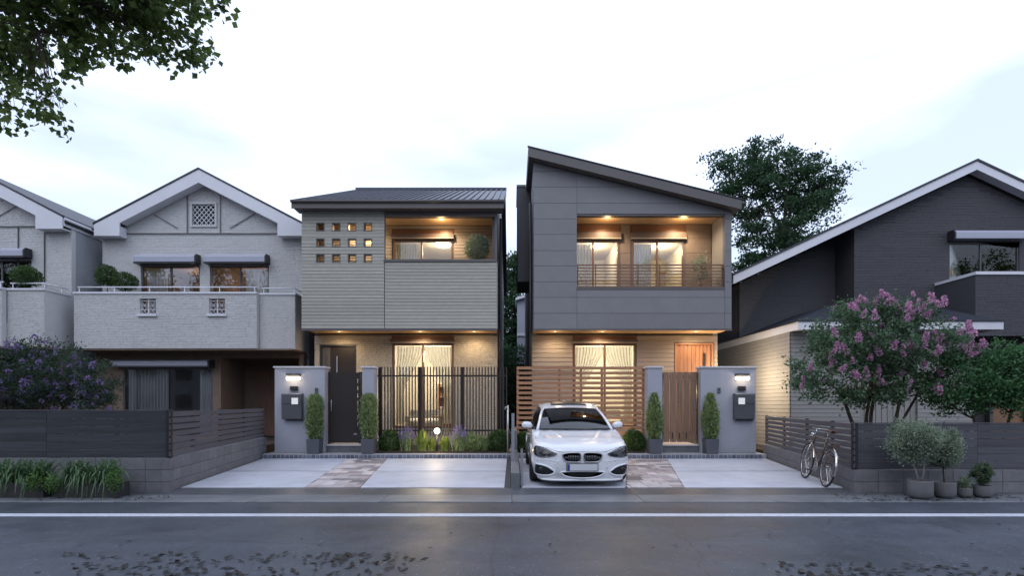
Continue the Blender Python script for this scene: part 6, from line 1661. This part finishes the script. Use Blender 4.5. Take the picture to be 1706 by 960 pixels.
for (o, sx) in zip(hl, (1, -1)):
    for cx_, cz_, rr in ((.56, .562, .030), (.70, .588, .036)):
        hit, nrm, _, _ = BV.ray_cast(Vector((sx * cx_, -1, cz_)), Vector((0, 1, 0)))
        MB().lathe([(.001, -.006), (rr * .5, -.005), (rr * .8, -.001), (rr, .004)], (hit.x, hit.y - .013, hit.z), 16, axis='y').obj('projector', 'dark_metal', o, smooth=True, local=True)
    rim_tube('light_strip', [(.47 * sx, .588), (.62 * sx, .642), (.76 * sx, .674)], .005, 'steel', .010, closed=False, parent=o)
low = dn(.035, [(.47, .300), (.50, .265), (.60, .235), (.78, .245), (.805, .29), (.800, .405), (.775, .425), (.66, .410), (.56, .370), (.47, .300)], 3)[:-1]
feat('side_intake', low, 'intake', .008, mirror=True, cell=.03)
rim_tube('intake_lip', low, .016, 'paint', .004, mirror=True)
for sx in (-1, 1):
    hit, nrm, _, _ = BV.ray_cast(Vector((sx * .70, -1, .295)), Vector((0, 1, 0)))
    MB().lathe([(.001, -.005), (.03, -.003), (.045, .002), (.05, .012)], (hit.x, hit.y - .022, hit.z), 16, axis='y').obj('fog_light', 'car_black', car, smooth=True, local=True)
cen = dn(.050, [(-.38, .305), (-.26, .318), (0, .320), (.26, .318), (.38, .305), (.30, .245), (.16, .212), (0, .205), (-.16, .212), (-.30, .245), (-.38, .305)], 3)[:-1]
feat('centre_intake', cen, 'intake', .008, cell=.03)
rim_tube('centre_lip', cen, .014, 'paint', .004)
for k in range(3): rim_tube('intake_bar', [(-.27 + .03 * k, .24 - k * .025), (.27 - .03 * k, .24 - k * .025)], .005, 'car_black', .012, closed=False)
# sculpted creases of the bumper
for sx in (-1, 1):
    rim_tube('bumper_crease', [(sx * .41, .47), (sx * .45, .38), (sx * .40, .29)], .016, 'paint', -.010, closed=False)
    rim_tube('bumper_crease', [(sx * .45, .44), (sx * .62, .475), (sx * .80, .455)], .014, 'paint', -.009, closed=False)
rim_tube('splitter', [(-.76, .135), (-.5, .122), (0, .118), (.5, .122), (.76, .135)], .020, 'paint', .006, closed=False)
rim_tube('bonnet_seam', [(-.79, .70), (-.60, .668), (-.42, .612), (-.34, .600), (0, .606), (.34, .600), (.42, .612), (.60, .668), (.79, .70)], .0035, 'car_black', .001, closed=False, n=4)
# number plate
MB().box(-.26, .26, -.032, -.02, .285, .399).obj('number_plate', 'plate_white', car, local=True, bevel=.003)
MB().box(-.272, .272, -.0195, -.0, .275, .409).obj('plate_holder', 'car_black', car, local=True)
MB().box(-.257, -.215, -.034, -.0325, .289, .395).obj('plate_band', 'plate_blue', car, local=True)
# wheels
def wheel(x, y, sx):
    wq = thing('wheel', None, None); wq.parent = car; wq.location = (x, y, .325)
    r = .325
    MB().lathe([(.22, -.10), (.30, -.11), (r - .012, -.095), (r, -.07), (r, .07), (r - .012, .095), (.30, .11), (.22, .10)], (0, 0, 0), 40, axis='x').obj('tyre', 'rubber', wq, smooth=True, local=True)
    mb = MB().lathe([(.225, -.09), (.20, -.06), (.20, .06), (.225, .09)], (0, 0, 0), 32, axis='x').lathe([(.001, sx * .085), (.05, sx * .085), (.055, sx * .05), (.001, sx * .05)], (0, 0, 0), 16, axis='x')
    for k in range(5):
        a = k * 2 * math.pi / 5
        for da in (-.14, .14): mb.bar((sx * .07, .04 * math.cos(a), .04 * math.sin(a)), (sx * .085, .21 * math.cos(a + da), .21 * math.sin(a + da)), .028, .02, up=(1, 0, 0))
    mb.obj('rim', 'rim', wq, local=True)
    MB().lathe([(.001, -.008), (.15, -.008), (.15, .008), (.001, .008)], (0, 0, 0), 24, axis='x').obj('brake_disc', 'steel', wq, local=True)
for y in (AX_F, AX_R):
    for sx in (-1, 1): wheel(sx * .765, y, sx)
MB().box(-.60, .60, .25, 4.1, .155, .5).obj('underbody', 'car_black', car, local=True)
for y in (AX_F, AX_R): MB().box(-.62, .62, y - .42, y + .42, .17, .66).obj('wheel_well', 'car_black', car, local=True)
# greenhouse
def gh(s):   # half width at belt, half width at roof, roof height
    belt = itp([(1.05, .69), (1.4, .76), (1.8, .775), (3.3, .76), (4.05, .66)], s)
    return belt
zbelt = .955
ws0, ws1 = (1.08, .945, .700), (1.95, 1.315, .565)   # s, z, half width: base and top of the windscreen
def ws_pt(u, v, o=0):   # u -1..1, v 0..1
    s = ws0[0] + (ws1[0] - ws0[0]) * v - .10 * (1 - u * u) * (1 - v * .4) * 1.0 + .0
    z = ws0[1] + (ws1[1] - ws0[1]) * (v + .10 * math.sin(math.pi * v)) + .03 * (1 - u * u) * v
    x = u * (ws0[2] + (ws1[2] - ws0[2]) * v)
    return (x, s - o, z + o)
MB().grid([[ws_pt(-.955 + 1.91 * i / 24, .02 + .94 * j / 10) for i in range(25)] for j in range(11)]).obj('windscreen', 'car_glass', car, smooth=True, local=True, fixn=False)
MB().tube([ws_pt(-.965 + 1.93 * i / 24, .0, .006) for i in range(25)], .014, 6).obj('screen_seal', 'car_black', car, smooth=True, local=True)
MB().tube([ws_pt(-.955 + 1.91 * i / 24, .975, .003) for i in range(25)], .012, 6).obj('screen_seal', 'car_black', car, smooth=True, local=True)
def roof_z(u, s):
    a = 1.315 + .128 * math.sin(math.pi / 2 * max(0, min(1, (s - 1.95) / .8)))
    if s > 2.7: a -= .085 * ((s - 2.7) / 1.05) ** 2
    return a + .03 * (1 - u * u) - .03 * abs(u) ** 6
roof_rows = []
for j in range(21):
    s = 1.95 + 1.8 * j / 20; hw = .565 + .02 * math.sin(math.pi * j / 20) - .03 * (j / 20) ** 2
    row = []
    for i in range(31):
        u = -1 + 2 * i / 30; sag = -.10 * (1 - u * u) * (1 - .4) * (1 if j == 0 else max(0, 1 - j / 5))
        row.append((u * hw * 1.0, s + sag, roof_z(u, s)))
    roof_rows.append(row)
MB().grid(roof_rows).obj('roof', 'paint', car, smooth=True, local=True)
for sx in (-1, 1):
    # A pillar, cant rail and C pillar
    P = [(sx * (ws0[2] + .015), ws0[0] + .01, ws0[1] - .02)] + [(ws_pt(sx * 1.0, v)[0] + sx * .004, ws_pt(sx * 1., v)[1] + .015, ws_pt(sx * 1., v)[2] - .004) for v in (.25, .5, .75, 1)]
    P += [(sx * (.575 + .02 * math.sin(math.pi * j / 6)), 1.95 + 1.8 * j / 6, roof_z(.97, 1.95 + 1.8 * j / 6) - .012) for j in range(1, 7)]
    MB().tube(P, [.030] * 5 + [.030] * 6, 8).obj('roof_rail', 'paint', car, smooth=True, local=True)
    rowA, rowB = [], []
    for j in range(9):
        s0 = 1.22 + 2.55 * j / 8; s1 = max(1.22, min(3.7, 1.90 + 1.80 * j / 8))
        rowA.append((sx * (.735 + .03 * math.sin(math.pi * j / 8)), s0, zbelt)); rowB.append((sx * .588, s1, roof_z(.97, s1) - .03))
    mid = [tuple((a + b) / 2 + (sx * .02 if k == 0 else 0) for k, (a, b) in enumerate(zip(p, q))) for p, q in zip(rowA, rowB)]
    MB().grid([rowA, mid, rowB]).obj('side_window', 'car_glass', car, smooth=True, local=True)
    MB().tube([(sx * .745, 1.15, zbelt + .0)] + [(sx * (.742 + .03 * math.sin(math.pi * j / 8)), 1.3 + 2.5 * j / 8, zbelt) for j in range(9)], .014, 6).obj('belt_trim', 'car_black', car, smooth=True, local=True)
    MB().tube([(sx * .765, 2.55, zbelt), (sx * .70, 2.53, 1.2), (sx * .585, 2.50, roof_z(.97, 2.5) - .02)], .03, 6).obj('door_pillar', 'car_black', car, smooth=True, local=True)
    MB().add([(sx * .70, 3.95, .96), (sx * .76, 3.55, .96), (sx * .575, 3.45, roof_z(.97, 3.45) - .02), (sx * .54, 3.76, roof_z(.97, 3.75) - .01), (sx * .64, 3.95, .96), (sx * .51, 3.76, roof_z(.9, 3.75) - .01)], [(0, 1, 2, 3), (0, 3, 5, 4)]).obj('rear_pillar', 'paint', car, local=True)
    # mirror
    m_ = thing('wing_mirror', None, None); m_.parent = car; m_.location = (sx * .88, 1.50, .985)
    mm = MB(); rws = []
    for i in range(9):
        t_ = -1 + 2 * i / 8; r_ = math.sqrt(max(0.0, 1 - abs(t_) ** 2.6)) if abs(t_) < 1 else .001
        rws.append([(t_ * .115 * sx + sx * .02, .01 + r_ * .055 * math.cos(a) * (1 if math.cos(a) < 0 else .55), .072 * r_ * math.sin(a) + .018 + (.012 * t_)) for a in [k * 2 * math.pi / 16 for k in range(17)]])
    mm.grid(rws); mm.obj('mirror_shell', 'paint', m_, smooth=True, local=True)
    MB().bar((-sx * .15, .02, -.05), (sx * .02, .01, -.035), .05, .03).obj('mirror_arm', 'car_black', m_, local=True)
    MB().tube([(sx * (.02 + .11 * t_), -.035 + .03 * abs(t_), -.042) for t_ in (-1, -.5, 0, .5, 1)], .007, 6).obj('mirror_base', 'car_black', m_, local=True)
    # door seam and handle
    MB().bar((sx * .845, 2.0, .80), (sx * .885, 2.2, .80), .02, .03).obj('door_handle', 'paint', car, local=True)
MB().add([(-.70, 3.97, .97), (.70, 3.97, .97), (.53, 3.76, 1.345), (-.53, 3.76, 1.345)], [(0, 1, 2, 3)]).obj('rear_window', 'car_glass', car, local=True)
# sunroof glass and fin
sr = []
for j in range(7):
    s = 2.22 + .75 * j / 6; sr.append([(u * .37, s - .055 * (1 - u * u) * 1.0 * max(0, 1 - j / 3), roof_z(u * .63, s) + .012) for u in [-1 + 2 * i / 12 for i in range(13)]])
MB().grid(sr).obj('sunroof', 'car_black', car, smooth=True, local=True)
MB().tube([sr[0][i] for i in range(13)], .012, 6).obj('sunroof_deflector', 'car_black', car, smooth=True, local=True)
MB().prism([(3.0, 1.42), (3.18, 1.50), (3.23, 1.50), (3.25, 1.42)], -.015, .015, 'x').obj('roof_fin', 'paint', car, local=True)
# cabin
MB().grid([[(u * .55, 2.02 + 1.6 * j / 8, roof_z(u * .95, 2.02 + 1.6 * j / 8) - .03) for u in [-1 + 2 * i / 10 for i in range(11)]] for j in range(9)]).obj('headliner', 'cabin', car, smooth=True, local=True)
MB().box(-.66, .66, 1.15, 1.55, .93, .965).box(-.72, .72, 1.55, 3.9, .985, .99).obj('dashboard', 'cabin', car, local=True)
for sx in (-1, 1):
    MB().box(sx * .36 - .23, sx * .36 + .23, 2.25, 2.38, .992, 1.18).obj('seat_back', 'seat', car, local=True, bevel=.05)
    MB().box(sx * .36 - .12, sx * .36 + .12, 2.28, 2.37, 1.19, 1.29).obj('headrest', 'seat', car, local=True, bevel=.03)
MB().box(-.58, .58, 3.15, 3.28, .992, 1.15).obj('rear_bench', 'seat', car, local=True, bevel=.04)
MB().tube([(-.36 + .17 * math.cos(a), 1.72 + .05 * math.sin(a), 1.02 + .13 * math.sin(a)) for a in [k * math.pi / 8 for k in range(16)]], .014, 6, closed=True).obj('steering_wheel', 'car_black', car, smooth=True, local=True)
MB().box(-.11, .11, 1.70, 1.73, 1.22, 1.28).obj('rear_view_mirror', 'car_black', car, local=True, bevel=.01)
for sx in (-1, 1): MB().bar((sx * .05, 1.06, .952), (sx * .60, 1.12, .962), .012, .01).obj('wiper', 'car_black', car, local=True)

# ================================================================== BICYCLE
M['bike_frame'] = mat('bicycle_frame', (0.16, 0.12, 0.09), rough=0.3, var=0, metal=0.7)
M['leather'] = mat('saddle_leather', (0.10, 0.045, 0.028), rough=0.5, var=0.1)
Pr, Pf = Vector((5.385, 9.10, DZ)), Vector((5.62, 10.16, DZ))
d_ = (Pf - Pr); yaw = math.atan2(d_.y, d_.x)
bk = thing('bicycle', 'classic bicycle with brown saddle leaning on the right slat fence', 'bicycle', tuple(Pr), group=None)
lean = math.radians(9)
bk.rotation_euler = Euler((lean, 0, yaw), 'XYZ')   # local x runs forward along the bike, z up
wb_ = d_.length; r = .345
def bwheel(x0, nm):
    wq = thing('wheel', None, None); wq.parent = bk; wq.location = (x0, 0, r)
    MB().tube([((r - .012) * math.cos(a), 0, (r - .012) * math.sin(a)) for a in [k * 2 * math.pi / 48 for k in range(48)]], .016, 8, closed=True).obj('tyre', 'rubber', wq, smooth=True, local=True)
    MB().tube([((r - .036) * math.cos(a), 0, (r - .036) * math.sin(a)) for a in [k * 2 * math.pi / 48 for k in range(48)]], .011, 6, closed=True).obj('rim', 'chrome', wq, smooth=True, local=True)
    sp = MB()
    for k in range(28):
        a = k * 2 * math.pi / 28; s_ = (1 if k % 2 else -1)
        sp.tube([(.02 * math.cos(a + .9 * s_), s_ * .025, .02 * math.sin(a + .9 * s_)), ((r - .04) * math.cos(a), 0, (r - .04) * math.sin(a))], .0016, 3)
    sp.obj('spokes', 'chrome', wq, local=True)
    MB().tube([(0, -.045, 0), (0, .045, 0)], .02, 10).obj('hub', 'steel', wq, smooth=True, local=True)
bwheel(0, 'rear'); bwheel(wb_, 'front')
xb, zbk = .45, .30            # bottom bracket
seat_t = (.27, 0, .80); head_t = (wb_ - .20, 0, .84); head_b = (wb_ - .155, 0, .70)
fr = MB()
fr.tube([(xb, 0, zbk), seat_t], .016, 8).tube([seat_t, head_t], .015, 8).tube([head_b, (xb, 0, zbk)], .017, 8).tube([head_t, head_b], .019, 8)
for s_ in (-1, 1):
    fr.tube([(xb, s_ * .03, zbk), (0, s_ * .05, r)], .009, 6).tube([(seat_t[0], s_ * .015, seat_t[2] - .03), (0, s_ * .05, r)], .008, 6)
fr.obj('frame', 'bike_frame', bk, smooth=True, local=True)
fk = MB()
for s_ in (-1, 1): fk.tube([(head_b[0] + .01, s_ * .035, head_b[2] - .03), (wb_ - .04, s_ * .045, .45), (wb_, s_ * .045, r)], [.013, .011, .008], 7)
fk.tube([head_b, (head_b[0] + .01, 0, head_b[2] - .03)], .022, 8).obj('fork', 'chrome', bk, smooth=True, local=True)
MB().tube([head_t, (head_t[0] - .03, 0, .95), (head_t[0] + .03, 0, .97)], .012, 8).obj('handlebar_stem', 'chrome', bk, smooth=True, local=True)
hb = []
for t_, dx in ((-1, -.17), (-.8, -.10), (-.5, .0), (-.2, .04), (0, .04), (.2, .04), (.5, .0), (.8, -.10), (1, -.17)): hb.append((head_t[0] + dx, t_ * .26, .975 + .02 * abs(t_)))
MB().tube(hb, .011, 8).obj('handlebar', 'chrome', bk, smooth=True, local=True)
for s_ in (-1, 1):
    MB().tube([(head_t[0] - .17, s_ * .26, .995), (head_t[0] - .27, s_ * .27, .99)], .016, 8).obj('grip', 'leather', bk, smooth=True, local=True)
    MB().tube([(head_t[0] - .02, s_ * .2, .965), (head_t[0] - .16, s_ * .235, .95)], .005, 5).obj('brake_lever', 'chrome', bk, local=True)
MB().tube([seat_t, (.24, 0, .93)], .012, 8).obj('seat_post', 'chrome', bk, smooth=True, local=True)
sd = []
for x_, w_, h_ in ((-.03, .03, .95), (.0, .085, .965), (.06, .095, .965), (.14, .06, .96), (.22, .028, .965), (.30, .022, .965), (.33, .008, .955)):
    sd.append([(x_ + .08, w_ * math.cos(a), h_ + .022 * math.sin(a)) for a in [k * 2 * math.pi / 14 for k in range(15)]])
MB().grid(sd).obj('saddle', 'leather', bk, smooth=True, local=True)
def guard(cx, a0, a1):
    rows = []
    for k in range(20):
        a = math.radians(a0 + (a1 - a0) * k / 19); rows.append([(cx + (r + .025 - .006 * abs(q)) * math.cos(a), q * .020, r + (r + .025 - .010 * abs(q)) * math.sin(a)) for q in (-1, -.5, 0, .5, 1)])
    return MB().grid(rows)
g_ = guard(0, 60, 200).obj('mudguard', 'chrome', bk, smooth=True, local=True, fixn=False)
g_ = guard(wb_, 20, 165).obj('mudguard', 'chrome', bk, smooth=True, local=True, fixn=False)
rk = MB()
for s_ in (-1, 1): rk.tube([(.12, s_ * .055, .78), (-.22, s_ * .06, .76)], .006, 6).tube([(-.18, s_ * .06, .76), (0, s_ * .055, r)], .005, 5)
for k in range(5): rk.tube([(.08 - k * .07, -.058, .775), (.08 - k * .07, .058, .775)], .005, 5)
rk.obj('rear_rack', 'bike_frame', bk, local=True)
MB().lathe([(.001, -.006), (.09, -.006), (.095, 0), (.09, .006), (.001, .006)], (xb, .05, zbk), 24, axis='y').obj('chainring', 'steel', bk, local=True)
MB().tube([(xb, .05, zbk + .09), (.0, .05, r + .03), (-.03, .05, r), (0, .05, r - .03), (xb, .05, zbk - .09)], .005, 4).obj('chain', 'dark_metal', bk, local=True)
for s_ in (-1, 1):
    MB().tube([(xb, s_ * .06, zbk), (xb + s_ * .14, s_ * .07, zbk - s_ * .09)], .008, 6).obj('crank', 'steel', bk, local=True)
    MB().box(xb + s_ * .14 - .04, xb + s_ * .14 + .04, s_ * .12 - .04, s_ * .12 + .04, zbk - s_ * .09 - .01, zbk - s_ * .09 + .01).obj('pedal', 'rubber', bk, local=True)
MB().lathe([(.001, .05), (.035, .04), (.045, 0), (.04, -.02), (.001, -.03)], (head_t[0] + .10, 0, .86), 14, axis='x').obj('headlamp', 'chrome', bk, smooth=True, local=True)
MB().box(-.235, -.225, -.03, .03, .70, .75).obj('reflector', 'leather', bk, local=True)
